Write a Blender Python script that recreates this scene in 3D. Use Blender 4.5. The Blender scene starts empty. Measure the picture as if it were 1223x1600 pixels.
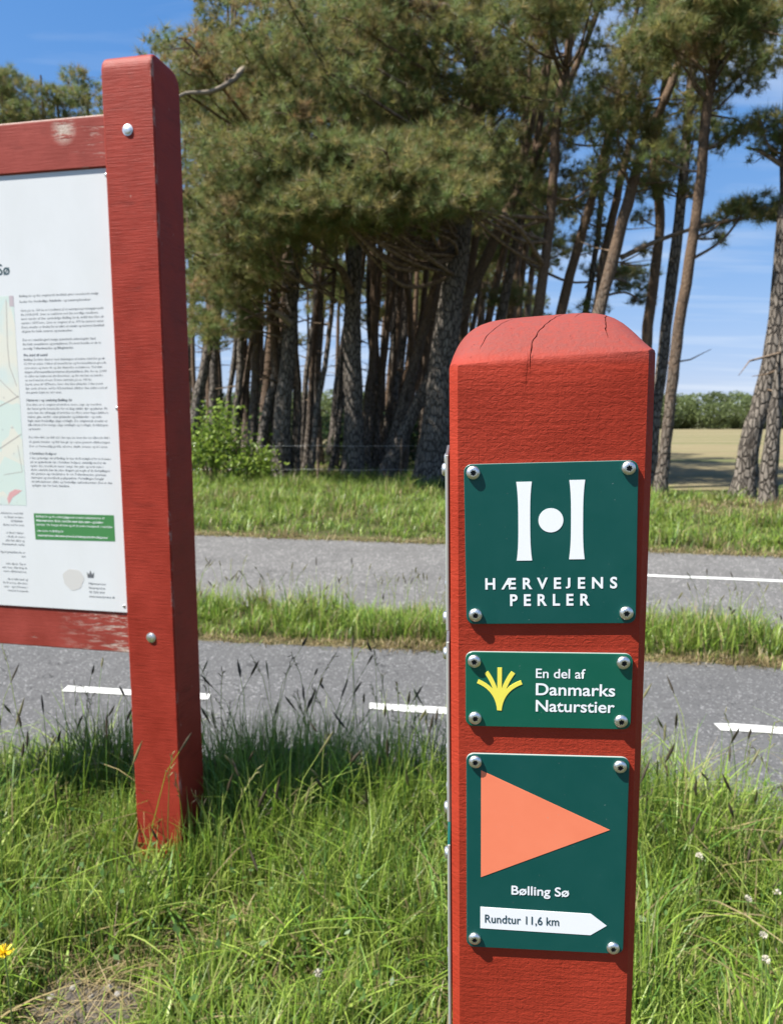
import bpy, bmesh, math, random
import numpy as np
from mathutils import Vector, Matrix
random.seed(7); RNG = np.random.default_rng(7)
R = math.radians
S = bpy.context.scene
COL = S.collection

# ------------------------------------------------------------------ camera
CAM_H = 1.45; F_PX = 1150.0; PITCH = math.atan(150/1150)
cd = bpy.data.cameras.new('camera'); cam = bpy.data.objects.new('camera', cd); COL.objects.link(cam)
cam.location = (0, 0, CAM_H); cam.rotation_euler = (math.pi/2 - PITCH, 0, 0)
cd.sensor_fit = 'VERTICAL'; cd.sensor_height = 36; cd.lens = 36*F_PX/1600
cd.clip_start = 0.05; cd.clip_end = 6000
cd.dof.use_dof = True; cd.dof.focus_distance = 0.56; cd.dof.aperture_fstop = 14.0
S.camera = cam
# ------------------------------------------------------------------ sky and sun
SUN_EL, SUN_AZ = 57.0, 69.0           # azimuth: degrees to the left of straight behind the camera
sdir = Vector((-math.sin(R(SUN_AZ))*math.cos(R(SUN_EL)), -math.cos(R(SUN_AZ))*math.cos(R(SUN_EL)), math.sin(R(SUN_EL))))
W = bpy.data.worlds.new('World'); S.world = W; W.use_nodes = True
nt = W.node_tree; nt.nodes.clear()
def wn(t, **k):
    n = nt.nodes.new(t)
    for a, b in k.items(): setattr(n, a, b)
    return n
sky = wn('ShaderNodeTexSky', sky_type='NISHITA', sun_disc=False, sun_elevation=R(SUN_EL), sun_rotation=math.atan2(sdir.x, sdir.y),
         altitude=300, air_density=1.0, dust_density=0.15, ozone_density=3.0)
geo = wn('ShaderNodeTexCoord'); sep = wn('ShaderNodeSeparateXYZ'); nt.links.new(geo.outputs['Generated'], sep.inputs[0])
zc = wn('ShaderNodeMath', operation='MAXIMUM'); zc.inputs[1].default_value = 0.0; nt.links.new(sep.outputs['Z'], zc.inputs[0])
za = wn('ShaderNodeMath', operation='ADD'); za.inputs[1].default_value = 0.10; nt.links.new(zc.outputs[0], za.inputs[0])
dv = wn('ShaderNodeVectorMath', operation='DIVIDE'); nt.links.new(geo.outputs['Generated'], dv.inputs[0])
cmb = wn('ShaderNodeCombineXYZ')
for i in range(3): nt.links.new(za.outputs[0], cmb.inputs[i])
nt.links.new(cmb.outputs[0], dv.inputs[1])
mp = wn('ShaderNodeMapping'); mp.inputs['Scale'].default_value = (0.28, 1.5, 0.0); mp.inputs['Rotation'].default_value = (0, 0, R(8))
mp.inputs['Location'].default_value = (1.3, 0.4, 0)
nt.links.new(dv.outputs[0], mp.inputs['Vector'])
cn = wn('ShaderNodeTexNoise'); cn.inputs['Scale'].default_value = 1.1; cn.inputs['Detail'].default_value = 7; cn.inputs['Roughness'].default_value = 0.55
cn.inputs['Distortion'].default_value = 0.5; nt.links.new(mp.outputs[0], cn.inputs['Vector'])
cr = wn('ShaderNodeMapRange'); cr.inputs['From Min'].default_value = 0.49; cr.inputs['From Max'].default_value = 0.75; cr.inputs['To Max'].default_value = 0.6
nt.links.new(cn.outputs['Fac'], cr.inputs['Value'])
mx = wn('ShaderNodeMix', data_type='RGBA'); mx.inputs['B'].default_value = (4.6, 5.0, 5.5, 1)
# one even tone curve over the whole sky (the photograph's own highlight roll-off): c*1.9/(1+0.3c), a little more saturated
k1 = wn('ShaderNodeVectorMath', operation='SCALE'); k1.inputs['Scale'].default_value = 0.3; nt.links.new(sky.outputs[0], k1.inputs[0])
k2 = wn('ShaderNodeVectorMath', operation='ADD'); k2.inputs[1].default_value = (1, 1, 1); nt.links.new(k1.outputs[0], k2.inputs[0])
k3 = wn('ShaderNodeVectorMath', operation='DIVIDE'); nt.links.new(sky.outputs[0], k3.inputs[0]); nt.links.new(k2.outputs[0], k3.inputs[1])
k4 = wn('ShaderNodeVectorMath', operation='MULTIPLY'); k4.inputs[1].default_value = (1.55, 1.70, 2.15); nt.links.new(k3.outputs[0], k4.inputs[0])
k5 = wn('ShaderNodeHueSaturation'); k5.inputs['Saturation'].default_value = 1.3; nt.links.new(k4.outputs[0], k5.inputs['Color'])
nt.links.new(cr.outputs[0], mx.inputs['Factor']); nt.links.new(k5.outputs[0], mx.inputs['A'])
bg = wn('ShaderNodeBackground'); bg.inputs['Strength'].default_value = 0.08; nt.links.new(mx.outputs['Result'], bg.inputs['Color'])
wo = wn('ShaderNodeOutputWorld'); nt.links.new(bg.outputs[0], wo.inputs['Surface'])
sl = bpy.data.lights.new('sun', 'SUN'); sl.energy = 5.0; sl.angle = R(0.53); sl.color = (1.0, 0.955, 0.88)
sun = bpy.data.objects.new('sun', sl); COL.objects.link(sun); sun.rotation_euler = sdir.to_track_quat('Z', 'Y').to_euler(); sun.location = (-20, -15, 40)
S.view_settings.view_transform = 'Standard'; S.view_settings.look = 'None'; S.view_settings.gamma = 1
S.view_settings.use_curve_mapping = False; S.view_settings.exposure = 1.25

# ------------------------------------------------------------------ helpers
CP, SP = math.cos(PITCH), math.sin(PITCH)
def at(u, v, Y):
    """point at distance Y along the ground that the photograph shows at (u, v)"""
    dx, dy = (u-611.5)/F_PX, (800-v)/F_PX
    d = Vector((dx, CP+SP*dy, -SP+CP*dy)); return Vector((0, 0, CAM_H)) + d*(Y/d.y)
def gz(y):
    return 0.0 if y < 14 else -0.0123*(min(y, 260)-14)

class NB:
    """small node builder"""
    def __init__(s, name):
        s.m = bpy.data.materials.new(name); s.m.use_nodes = True; s.t = s.m.node_tree; s.t.nodes.clear()
        s.out = s.n('ShaderNodeOutputMaterial')
    def n(s, t, **k):
        o = s.t.nodes.new(t)
        for a, b in k.items():
            if a in o.inputs: s.set(o.inputs[a], b)
            else: setattr(o, a, b)
        return o
    def set(s, i, v):
        if hasattr(v, 'is_output') or isinstance(v, bpy.types.NodeSocket): s.t.links.new(v, i)
        elif isinstance(v, tuple) and len(v) == 3 and i.type == 'RGBA': i.default_value = (*v, 1)
        else: i.default_value = v
    def coord(s, scale=(1, 1, 1), which='Object', loc=(0, 0, 0), rot=(0, 0, 0)):
        c = s.n('ShaderNodeTexCoord'); m = s.n('ShaderNodeMapping'); s.set(m.inputs['Vector'], c.outputs[which])
        m.inputs['Scale'].default_value = scale; m.inputs['Location'].default_value = loc; m.inputs['Rotation'].default_value = rot
        return m.outputs[0]
    def noise(s, vec, scale, detail=4, rough=0.55, dist=0.0):
        o = s.n('ShaderNodeTexNoise'); s.set(o.inputs['Vector'], vec)
        o.inputs['Scale'].default_value = scale; o.inputs['Detail'].default_value = detail; o.inputs['Roughness'].default_value = rough; o.inputs['Distortion'].default_value = dist
        return o.outputs['Fac']
    def rng(s, v, a, b, c=0.0, d=1.0):
        o = s.n('ShaderNodeMapRange'); s.set(o.inputs['Value'], v)
        for k, x in zip(('From Min', 'From Max', 'To Min', 'To Max'), (a, b, c, d)): o.inputs[k].default_value = x
        return o.outputs[0]
    def mix(s, f, a, b):
        o = s.n('ShaderNodeMix', data_type='RGBA'); s.set(o.inputs['Factor'], f); s.set(o.inputs['A'], a); s.set(o.inputs['B'], b); return o.outputs['Result']
    def math(s, op, a, b=0.0):
        o = s.n('ShaderNodeMath', operation=op); s.set(o.inputs[0], a); s.set(o.inputs[1], b); return o.outputs[0]
    def bump(s, h, strength=0.3, dist=0.01, normal=None):
        o = s.n('ShaderNodeBump'); s.set(o.inputs['Height'], h); o.inputs['Strength'].default_value = strength; o.inputs['Distance'].default_value = dist
        if normal is not None: s.set(o.inputs['Normal'], normal)
        return o.outputs[0]
    def sepz(s, which='Object'):
        c = s.n('ShaderNodeTexCoord'); o = s.n('ShaderNodeSeparateXYZ'); s.set(o.inputs[0], c.outputs[which]); return o.outputs
    def bsdf(s, col, rough=0.6, normal=None, metal=0.0, spec=0.5):
        o = s.n('ShaderNodeBsdfPrincipled'); s.set(o.inputs['Base Color'], col); s.set(o.inputs['Roughness'], rough)
        o.inputs['Metallic'].default_value = metal; o.inputs['Specular IOR Level'].default_value = spec
        if normal is not None: s.set(o.inputs['Normal'], normal)
        s.set(s.out.inputs['Surface'], o.outputs[0]); return o
    def leaf(s, col, trans=0.35, rough=0.5, spec=0.3, tcol=None):
        p = s.n('ShaderNodeBsdfPrincipled'); s.set(p.inputs['Base Color'], col); p.inputs['Roughness'].default_value = rough; p.inputs['Specular IOR Level'].default_value = spec
        t = s.n('ShaderNodeBsdfTranslucent'); s.set(t.inputs['Color'], tcol if tcol is not None else col)
        m = s.n('ShaderNodeMixShader'); m.inputs[0].default_value = trans
        s.t.links.new(p.outputs[0], m.inputs[1]); s.t.links.new(t.outputs[0], m.inputs[2]); s.set(s.out.inputs['Surface'], m.outputs[0])
    def attr(s, name='tint'):
        a = s.n('ShaderNodeAttribute', attribute_name=name); return a.outputs['Color']

def flat(name, col, rough=0.5, metal=0.0, spec=0.5):
    b = NB(name); b.bsdf(col, rough, metal=metal, spec=spec); return b.m

def obj(name, me, mat=None, parent=None, **props):
    if isinstance(me, bmesh.types.BMesh):
        b = me; me = bpy.data.meshes.new(name); b.to_mesh(me); b.free()
    o = bpy.data.objects.new(name, me); COL.objects.link(o)
    if mat is not None: me.materials.clear(); me.materials.append(mat)
    if parent is not None: o.parent = parent
    for k, v in props.items(): o[k] = v
    return o
def thing(name, label, cat, loc=(0, 0, 0), rot=(0, 0, 0), group=None):
    o = bpy.data.objects.new(name, None); COL.objects.link(o); o.location = loc; o.rotation_euler = rot; o.empty_display_size = 0.1
    o['label'] = label; o['category'] = cat
    if group: o['group'] = group
    return o
def np_mesh(name, V, faces, tint=None, smooth=False):
    """faces: (N,k) int array or list of such arrays"""
    me = bpy.data.meshes.new(name); V = np.asarray(V, np.float32)
    if not (isinstance(faces, list) and isinstance(faces[0], np.ndarray)): faces = [np.array(faces)]
    faces = [np.asarray(f, np.int32) for f in faces if len(f)]
    tot = np.concatenate([np.full(len(f), f.shape[1], np.int32) for f in faces]); idx = np.concatenate([f.ravel() for f in faces])
    me.vertices.add(len(V)); me.vertices.foreach_set('co', V.ravel())
    me.loops.add(len(idx)); me.loops.foreach_set('vertex_index', idx)
    me.polygons.add(len(tot)); st = np.zeros(len(tot), np.int32); st[1:] = np.cumsum(tot)[:-1]
    me.polygons.foreach_set('loop_start', st); me.polygons.foreach_set('loop_total', tot)
    if smooth: me.polygons.foreach_set('use_smooth', np.ones(len(tot), bool))
    me.update(calc_edges=True)
    if tint is not None:
        a = me.attributes.new('tint', 'FLOAT_COLOR', 'POINT'); t = np.ones((len(V), 4), np.float32); t[:, :3] = tint
        a.data.foreach_set('color', t.ravel())
    return me
def box(bm, x0, x1, y0, y1, z0, z1, bevel=0.0, seg=1):
    r = bmesh.ops.create_cube(bm, size=1); vs = r['verts']
    bmesh.ops.scale(bm, vec=(x1-x0, y1-y0, z1-z0), verts=vs); bmesh.ops.translate(bm, vec=((x0+x1)/2, (y0+y1)/2, (z0+z1)/2), verts=vs)
    if bevel: bmesh.ops.bevel(bm, geom=list({e for v in vs for e in v.link_edges}), offset=bevel, segments=seg, affect='EDGES', profile=0.5)
def autosmooth(o, ang=35):
    me = o.data; me.polygons.foreach_set('use_smooth', np.ones(len(me.polygons), bool)); me.set_sharp_from_angle(angle=R(ang)); return o
def prism(pts, y0, y1):
    """closed outline pts [(x,z)] in the vertical plane, thickness y0..y1 (y0 faces the viewer)"""
    bm = bmesh.new(); a = [bm.verts.new((x, y0, z)) for x, z in pts]; b = [bm.verts.new((x, y1, z)) for x, z in pts]; n = len(pts)
    bm.faces.new(a); bm.faces.new(b[::-1])
    for i in range(n): bm.faces.new((a[(i+1) % n], a[i], b[i], b[(i+1) % n]))
    bmesh.ops.recalc_face_normals(bm, faces=bm.faces); return bm
def rrect(x0, x1, z0, z1, r, n=6):
    P = []
    for cx, cz, a0 in ((x1-r, z1-r, 0), (x0+r, z1-r, 90), (x0+r, z0+r, 180), (x1-r, z0+r, 270)):
        for i in range(n+1): a = R(a0+90*i/n); P.append((cx+r*math.cos(a), cz+r*math.sin(a)))
    return P
def tube_arrays(path, rad, n=8, jit=0.0, rng=RNG):
    P = np.array([tuple(p) for p in path], float); K = len(P); rad = np.asarray(rad, float)
    T = np.gradient(P, axis=0); T /= np.linalg.norm(T, axis=1)[:, None]+1e-9
    ref = np.array([0.0, 1, 0]) if abs(T[0, 1]) < 0.8 else np.array([1.0, 0, 0])
    A = np.cross(T, ref); A /= np.linalg.norm(A, axis=1)[:, None]+1e-9; B = np.cross(T, A)
    th = np.arange(n)*2*np.pi/n
    rr = rad[:, None]*(1+jit*rng.standard_normal((K, n)))
    V = P[:, None, :]+rr[:, :, None]*(np.cos(th)[None, :, None]*A[:, None, :]+np.sin(th)[None, :, None]*B[:, None, :])
    V = V.reshape(-1, 3); q = []
    for k in range(K-1):
        a = k*n+np.arange(n); b = k*n+(np.arange(n)+1) % n; q.append(np.stack([a, b, b+n, a+n], 1))
    return V, np.concatenate(q)
class Acc:
    def __init__(s): s.V = []; s.F = []; s.T = []; s.o = 0
    def add(s, V, F, tint=None):
        s.V.append(V); s.F.append(F+s.o); s.o += len(V)
        if tint is not None: s.T.append(np.broadcast_to(np.asarray(tint, float), (len(V), 3)))
    def mesh(s, name, smooth=False):
        return np_mesh(name, np.concatenate(s.V), [np.concatenate(s.F)], np.concatenate(s.T) if s.T else None, smooth)
def catmull(pts, m):
    P = [Vector(p) for p in pts]; P = [P[0]*2-P[1]]+P+[P[-1]*2-P[-2]]; out = []
    for i in range(1, len(P)-2):
        for k in range(m):
            t = k/m; a, b, c, d = P[i-1:i+3]
            out.append(0.5*((2*b)+(c-a)*t+(2*a-5*b+4*c-d)*t*t+(3*b-a-3*c+d)*t**3))
    out.append(P[-2]); return out
def vnoise(x, y, s=1.0, seed=0):
    x = np.asarray(x)*s; y = np.asarray(y)*s
    return 0.5+0.25*(np.sin(1.7*x+2.3*y+seed)+np.sin(2.9*x-1.3*y+seed*2.1+1)*0.7+np.sin(-4.1*x+3.7*y+seed*.7+2)*0.5)/1.1

# ------------------------------------------------------------------ materials
def red_paint(name, base, line=0.5, fine=0.5, wear=None, rough=0.55, top=None):
    b = NB(name)
    v = b.coord((14, 14, 260)); l = b.noise(v, 1.0, 3, 0.6)
    v2 = b.coord((9, 9, 40), loc=(3, 1, 7)); l2 = b.noise(v2, 1.0, 4, 0.6)
    f1 = b.noise(b.coord((0.6, 0.6, 1)), 330, 5, 0.65, 0.8)
    vc = b.coord((330, 330, 14)); vert = b.noise(vc, 1.0, 2, 0.5)
    big = b.noise(b.coord(), 9, 4, 0.6)
    c = b.mix(b.rng(big, 0.3, 0.7), tuple(x*0.78 for x in base), (base[0]*1.08, base[1]*1.2, base[2]*1.3))
    c = b.mix(b.rng(l2, 0.58, 0.72, 0, 0.38*line), c, tuple(x*0.45 for x in base))
    c = b.mix(b.rng(l, 0.66, 0.8, 0, 0.55*line), c, tuple(x*0.35 for x in base))
    h = b.math('ADD', b.math('MULTIPLY', l, 1.0*line), b.math('MULTIPLY', f1, 0.5*fine))
    h = b.math('ADD', h, b.math('MULTIPLY', vert, 0.14*fine))
    sp_ = b.noise(b.coord((240, 240, 5.5), loc=(5, 1, 2)), 1.0, 3, 0.6); spl = b.math('MULTIPLY', b.rng(sp_, 0.69, 0.73), b.rng(b.noise(b.coord(loc=(9, 0, 4)), 11, 2, 0.5), 0.5, 0.58))
    c = b.mix(b.math('MULTIPLY', spl, 0.6*fine if fine < 1 else 0.6), c, tuple(x*0.22 for x in base)); h = b.math('SUBTRACT', h, b.math('MULTIPLY', spl, 0.8))
    rg = b.rng(big, 0.2, 0.8, rough-0.06, rough+0.1)
    if top: c = b.mix(b.math('MULTIPLY', b.rng(b.sepz()[2], CAM_H+0.036, CAM_H+0.050), b.rng(f1, 0.25, 0.6, 0.55, 1.0)), c, top)
    if wear is not None:
        w = wear(b); c = b.mix(w, c, b.mix(b.rng(f1, 0.35, 0.65), (0.30, 0.20, 0.15), (0.58, 0.50, 0.44)))
        h = b.math('SUBTRACT', h, b.math('MULTIPLY', w, 0.7))
    b.bsdf(c, rg, b.bump(h, 0.65, 0.0018), spec=0.15); return b.m
def chips(lo, hi, sc=60):
    def f(b):
        n = b.noise(b.coord((1, 1, 0.6)), sc, 5, 0.65); m = b.noise(b.coord(loc=(2, 5, 1)), 7, 3, 0.5)
        return b.math('MULTIPLY', b.rng(n, lo, hi), b.rng(m, 0.50, 0.62))
    return f
def post_wear(b):
    n = b.noise(b.coord((1, 1, 0.35)), 85, 5, 0.7); m = b.noise(b.coord(loc=(2, 5, 1)), 9, 3, 0.5); x = b.sepz()
    edge = b.math('MULTIPLY', b.rng(x[0], 0.147, 0.152), b.rng(x[1], 0.012, 0.004))
    sp = b.math('MULTIPLY', b.rng(n, 0.67, 0.71), b.rng(m, 0.52, 0.6))
    ed = b.math('MULTIPLY', edge, b.rng(b.noise(b.coord((1, 1, 0.5), loc=(4, 0, 0)), 30, 5, 0.7), 0.55, 0.66, 0, 0.45))
    return b.math('MAXIMUM', sp, ed)
def rail_wear(b):
    n = b.noise(b.coord((14, 14, 90), rot=(0, R(6), 0)), 1.0, 5, 0.75); x = b.sepz()
    near = b.rng(x[0], -0.26, -0.03)
    g = b.math('MULTIPLY', b.rng(n, 0.50, 0.60), b.math('MULTIPLY', near, 1.0))
    m = b.noise(b.coord((7, 7, 60), loc=(1, 2, 5)), 1.0, 5, 0.7)
    return b.math('MAXIMUM', g, b.rng(m, 0.66, 0.72, 0, 0.75))
M_POST = red_paint('red painted timber', (0.338, 0.034, 0.0155), 0.38, 1.2, chips(0.70, 0.74, 120), top=(0.20, 0.050, 0.040))
M_BOARD = red_paint('red painted board post', (0.272, 0.028, 0.0155), 1.25, 0.4, post_wear)
M_RAIL = red_paint('worn red rail', (0.265, 0.043, 0.030), 0.6, 0.4, rail_wear)
def rail_wear2(b):
    n = b.noise(b.coord((14, 14, 90), rot=(0, R(6), 0), loc=(2, 0, 3)), 1.0, 5, 0.75); x = b.sepz()
    k = b.n('ShaderNodeVectorMath', operation='DISTANCE'); b.set(k.inputs[0], b.coord((1, 0, 1.0))); k.inputs[1].default_value = (-0.135, 0, 2.255)
    knot = b.math('MULTIPLY', b.rng(k.outputs['Value'], 0.012, 0.045, 1, 0), b.rng(n, 0.42, 0.52)); ed = b.rng(x[2], 2.281, 2.286)
    return b.math('MAXIMUM', b.math('MAXIMUM', knot, b.math('MULTIPLY', ed, 0.8)), b.math('MULTIPLY', b.rng(n, 0.58, 0.66, 0, 0.7), b.rng(x[0], -0.12, 0.0)))
M_RAIL2 = red_paint('red top rail', (0.265, 0.043, 0.030), 0.6, 0.4, rail_wear2)
M_CRACK = flat('crack shadow', (0.02, 0.006, 0.004), 0.9)
def plate_mat(name, col, rough=0.38):
    b = NB(name); n = b.noise(b.coord(), 300, 3, 0.6); d = b.noise(b.coord(loc=(1, 1, 1)), 30, 4, 0.6)
    c = b.mix(b.rng(d, 0.35, 0.75, 0, 0.25), col, tuple(min(1, x*1.25+0.01) for x in col))
    dust = b.noise(b.coord(loc=(5, 2, 3)), 520, 2, 0.5); c = b.mix(b.rng(dust, 0.74, 0.78, 0, 0.5), c, (0.4, 0.42, 0.40))
    b.bsdf(c, b.rng(d, 0.3, 0.7, rough-0.06, rough+0.08), b.bump(n, 0.05, 0.0004), spec=0.3); return b.m
M_TEAL = plate_mat('dark teal plate', (0.004, 0.072, 0.062)); M_GREEN = plate_mat('green plate', (0.005, 0.098, 0.062))
M_EDGE = flat('plate edge', (0.30, 0.33, 0.31), 0.45)
M_WHITE = flat('white print', (0.86, 0.87, 0.89), 0.45); M_CORAL = plate_mat('coral print', (0.88, 0.23, 0.12)); M_YELLOW = flat('yellow print', (0.86, 0.76, 0.10), 0.45)
M_NAVY = flat('dark blue print', (0.012, 0.05, 0.06), 0.5); M_INK = flat('dark grey print', (0.10, 0.105, 0.115), 0.6)
def steel():
    b = NB('zinc steel'); n = b.noise(b.coord(), 900, 3, 0.6)
    b.bsdf(b.mix(n, (0.66, 0.66, 0.65), (0.86, 0.86, 0.84)), b.rng(n, 0.3, 0.7, 0.28, 0.48), b.bump(n, 0.2, 0.0004), metal=1.0); return b.m
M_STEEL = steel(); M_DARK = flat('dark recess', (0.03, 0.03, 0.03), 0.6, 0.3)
M_GREY = plate_mat('grey side plate', (0.10, 0.10, 0.115))
def panel_mat():
    b = NB('white panel'); d = b.noise(b.coord((1, 1, 0.5)), 6, 5, 0.6); s = b.noise(b.coord(loc=(3, 3, 3)), 260, 2, 0.5)
    c = b.mix(b.rng(d, 0.3, 0.8), (0.60, 0.615, 0.625), (0.55, 0.565, 0.565)); c = b.mix(b.rng(s, 0.74, 0.78, 0, 0.4), c, (0.4, 0.38, 0.34))
    b.bsdf(c, 0.4, spec=0.4); return b.m
M_PANEL = panel_mat()
def map_mat():
    b = NB('map print'); v = b.coord()
    vo = b.n('ShaderNodeTexVoronoi', Scale=13.0); b.set(vo.inputs['Vector'], v); n = b.noise(v, 11, 3, 0.5)
    sp = b.n('ShaderNodeSeparateColor'); b.set(sp.inputs[0], vo.outputs['Color'])
    c = b.mix(b.rng(sp.outputs[0], 0.45, 0.5), (0.60, 0.59, 0.51), (0.51, 0.59, 0.54)); c = b.mix(b.rng(n, 0.5, 0.7, 0, 0.7), c, (0.47, 0.57, 0.56))
    k = b.noise(b.coord(loc=(4, 4, 4)), 50, 2, 0.5); c = b.mix(b.rng(k, 0.68, 0.72, 0, 0.5), c, (0.28, 0.28, 0.30))
    b.bsdf(c, 0.45); return b.m
M_MAP = map_mat(); M_MAPLINE = flat('map line', (0.36, 0.33, 0.30), 0.6); M_MAPRED = flat('map red', (0.55, 0.30, 0.30), 0.6)
M_PGREEN = flat('panel green', (0.045, 0.19, 0.055), 0.5)
M_STICK = flat('worn sticker', (0.50, 0.49, 0.47), 0.7)

def ground_mat():
    b = NB('soil and thatch'); v = b.coord(which='Object'); n = b.noise(v, 3, 6, 0.6); f = b.noise(v, 60, 4, 0.7); k = b.noise(v, 0.7, 3, 0.5)
    c = b.mix(b.rng(n, 0.3, 0.7), (0.050, 0.055, 0.022), (0.115, 0.095, 0.050)); c = b.mix(b.rng(k, 0.4, 0.65, 0, 0.6), c, (0.065, 0.085, 0.028))
    c = b.mix(b.rng(f, 0.55, 0.75, 0, 0.5), c, (0.20, 0.165, 0.10)); b.bsdf(c, 0.95, b.bump(f, 0.8, 0.03), spec=0.1); return b.m
def asphalt(name, a, c2, sc=210):
    b = NB(name); v = b.coord(); f = b.noise(v, sc, 3, 0.75); g = b.noise(v, 1.2, 5, 0.6); m = b.noise(b.coord((0.25, 3, 1)), 1.5, 4, 0.6)
    vo = b.n('ShaderNodeTexVoronoi', Scale=sc*0.55); b.set(vo.inputs['Vector'], v); s = b.n('ShaderNodeSeparateColor'); b.set(s.inputs[0], vo.outputs['Color'])
    c = b.mix(b.rng(f, 0.3, 0.7), a, c2); c = b.mix(b.rng(s.outputs[0], 0.90, 0.93, 0, 0.75), c, tuple(min(1, x*2.2) for x in c2)); c = b.mix(b.rng(s.outputs[1], 0.85, 0.9, 0, 0.6), c, tuple(x*0.45 for x in a))
    c = b.mix(b.rng(g, 0.35, 0.7, 0, 0.35), c, tuple(x*0.75 for x in a)); c = b.mix(b.rng(m, 0.55, 0.75, 0, 0.3), c, tuple(x*1.2 for x in c2))
    ve = b.n('ShaderNodeTexVoronoi', feature='DISTANCE_TO_EDGE', Scale=0.9); b.set(ve.inputs['Vector'], b.n('ShaderNodeVectorMath', operation='ADD').outputs[0])
    wv = ve.inputs['Vector'].links[0].from_node; b.set(wv.inputs[0], v); nn = b.n('ShaderNodeTexNoise', Scale=5.0); b.set(nn.inputs['Vector'], v); b.set(wv.inputs[1], nn.outputs['Color'])
    ck = b.math('MULTIPLY', b.rng(ve.outputs['Distance'], 0.0, 0.012, 1, 0), b.rng(b.noise(b.coord(loc=(7, 3, 0)), 0.8, 3, 0.5), 0.5, 0.56, 0, 0.8)); c = b.mix(ck, c, tuple(x*0.3 for x in a))
    st = b.noise(b.coord((0.5, 1.2, 1), loc=(1, 9, 0)), 2.6, 6, 0.7); c = b.mix(b.rng(st, 0.58, 0.7, 0, 0.35), c, tuple(x*0.55 for x in a))
    b.bsdf(c, 0.85, b.bump(f, 0.6, 0.006), spec=0.3); return b.m
def line_paint():
    b = NB('road paint'); v = b.coord(); n = b.noise(v, 40, 5, 0.7); f = b.noise(v, 300, 3, 0.6)
    c = b.mix(b.rng(n, 0.62, 0.72, 0, 0.6), (0.55, 0.55, 0.52), (0.20, 0.20, 0.19)); b.bsdf(c, 0.7, b.bump(f, 0.4, 0.004)); return b.m
def field_mat():
    b = NB('stubble field'); v = b.coord((0.02, 0.16, 1), rot=(0, 0, R(6))); n = b.noise(v, 1.6, 5, 0.65, 0.3); f = b.noise(b.coord((0.5, 2, 1)), 3, 5, 0.7)
    near = b.rng(b.noise(b.coord((0.03, 0.3, 1), loc=(0, 3, 0)), 1.7, 4, 0.6), 0.50, 0.62)
    c = b.mix(b.rng(f, 0.3, 0.7), (0.165, 0.140, 0.076), (0.235, 0.198, 0.112)); c = b.mix(b.rng(n, 0.50, 0.62, 0, 0.75), c, (0.085, 0.105, 0.036)); c = b.mix(b.math('MULTIPLY', near, 0.45), c, (0.14, 0.108, 0.060))
    b.bsdf(c, 0.95, b.bump(f, 0.5, 0.1), spec=0.1); return b.m
def tinted(name, trans, rough=0.5, spec=0.3, gain=1.0, yel=1.25):
    b = NB(name); c = b.attr(); h = b.n('ShaderNodeHueSaturation'); b.set(h.inputs['Color'], c); h.inputs['Value'].default_value = yel
    b.leaf(c, trans, rough, spec, h.outputs[0]); return b.m
M_GRASS = tinted('grass', 0.38, 0.42, 0.35); M_NEEDLE = tinted('pine needles', 0.45, 0.5, 0.3); M_LEAF = tinted('leaves', 0.4, 0.45, 0.35)
def bark_mat():
    b = NB('pine bark'); z = b.sepz()[2]
    vo = b.n('ShaderNodeTexVoronoi', feature='DISTANCE_TO_EDGE', Scale=1.0); b.set(vo.inputs['Vector'], b.coord((16, 16, 5.5)))
    n = b.noise(b.coord((5, 5, 2)), 2.5, 5, 0.6); f = b.noise(b.coord((1, 1, 0.4)), 45, 4, 0.65)
    plate = b.rng(vo.outputs['Distance'], 0.0, 0.16)
    low = b.mix(plate, (0.030, 0.024, 0.020), b.mix(b.rng(n, 0.3, 0.7), (0.120, 0.103, 0.087), (0.225, 0.195, 0.165)))
    up = b.mix(b.rng(f, 0.3, 0.7), (0.072, 0.048, 0.032), (0.160, 0.108, 0.072))
    a = b.math('ADD', z, b.math('MULTIPLY', n, 5.0)); at_ = b.n('ShaderNodeAttribute', attribute_name='orange', attribute_type='OBJECT')
    fac = b.rng(b.math('SUBTRACT', a, at_.outputs['Fac']), 0.0, 3.5)
    c = b.mix(fac, low, up); c = b.mix(b.rng(f, 0.62, 0.75, 0, 0.35), c, (0.20, 0.21, 0.17))
    h = b.math('ADD', b.math('MULTIPLY', plate, b.rng(fac, 0, 1, 1.0, 0.25)), b.math('MULTIPLY', f, 0.3))
    b.bsdf(c, 0.9, b.bump(h, 0.9, 0.025), spec=0.15); return b.m
M_BARK = bark_mat()
def twig_mat():
    b = NB('branch bark'); n = b.noise(b.coord(), 14, 4, 0.6); b.bsdf(b.mix(b.rng(n, 0.35, 0.65), (0.075, 0.050, 0.032), (0.21, 0.155, 0.11)), 0.9, spec=0.15); return b.m
M_TWIG = twig_mat()
def stone_mat():
    b = NB('pebble'); n = b.noise(b.coord(), 60, 4, 0.6); b.bsdf(b.mix(n, (0.14, 0.13, 0.115), (0.28, 0.26, 0.23)), 0.8, b.bump(n, 0.5, 0.003)); return b.m
M_STONE = stone_mat()
M_GROUND = ground_mat(); M_PATH = asphalt('path asphalt', (0.072, 0.072, 0.073), (0.125, 0.124, 0.123)); M_ROAD = asphalt('road asphalt', (0.092, 0.090, 0.087), (0.160, 0.155, 0.148), 120)
M_LINE = line_paint(); M_FIELD = field_mat()
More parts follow.
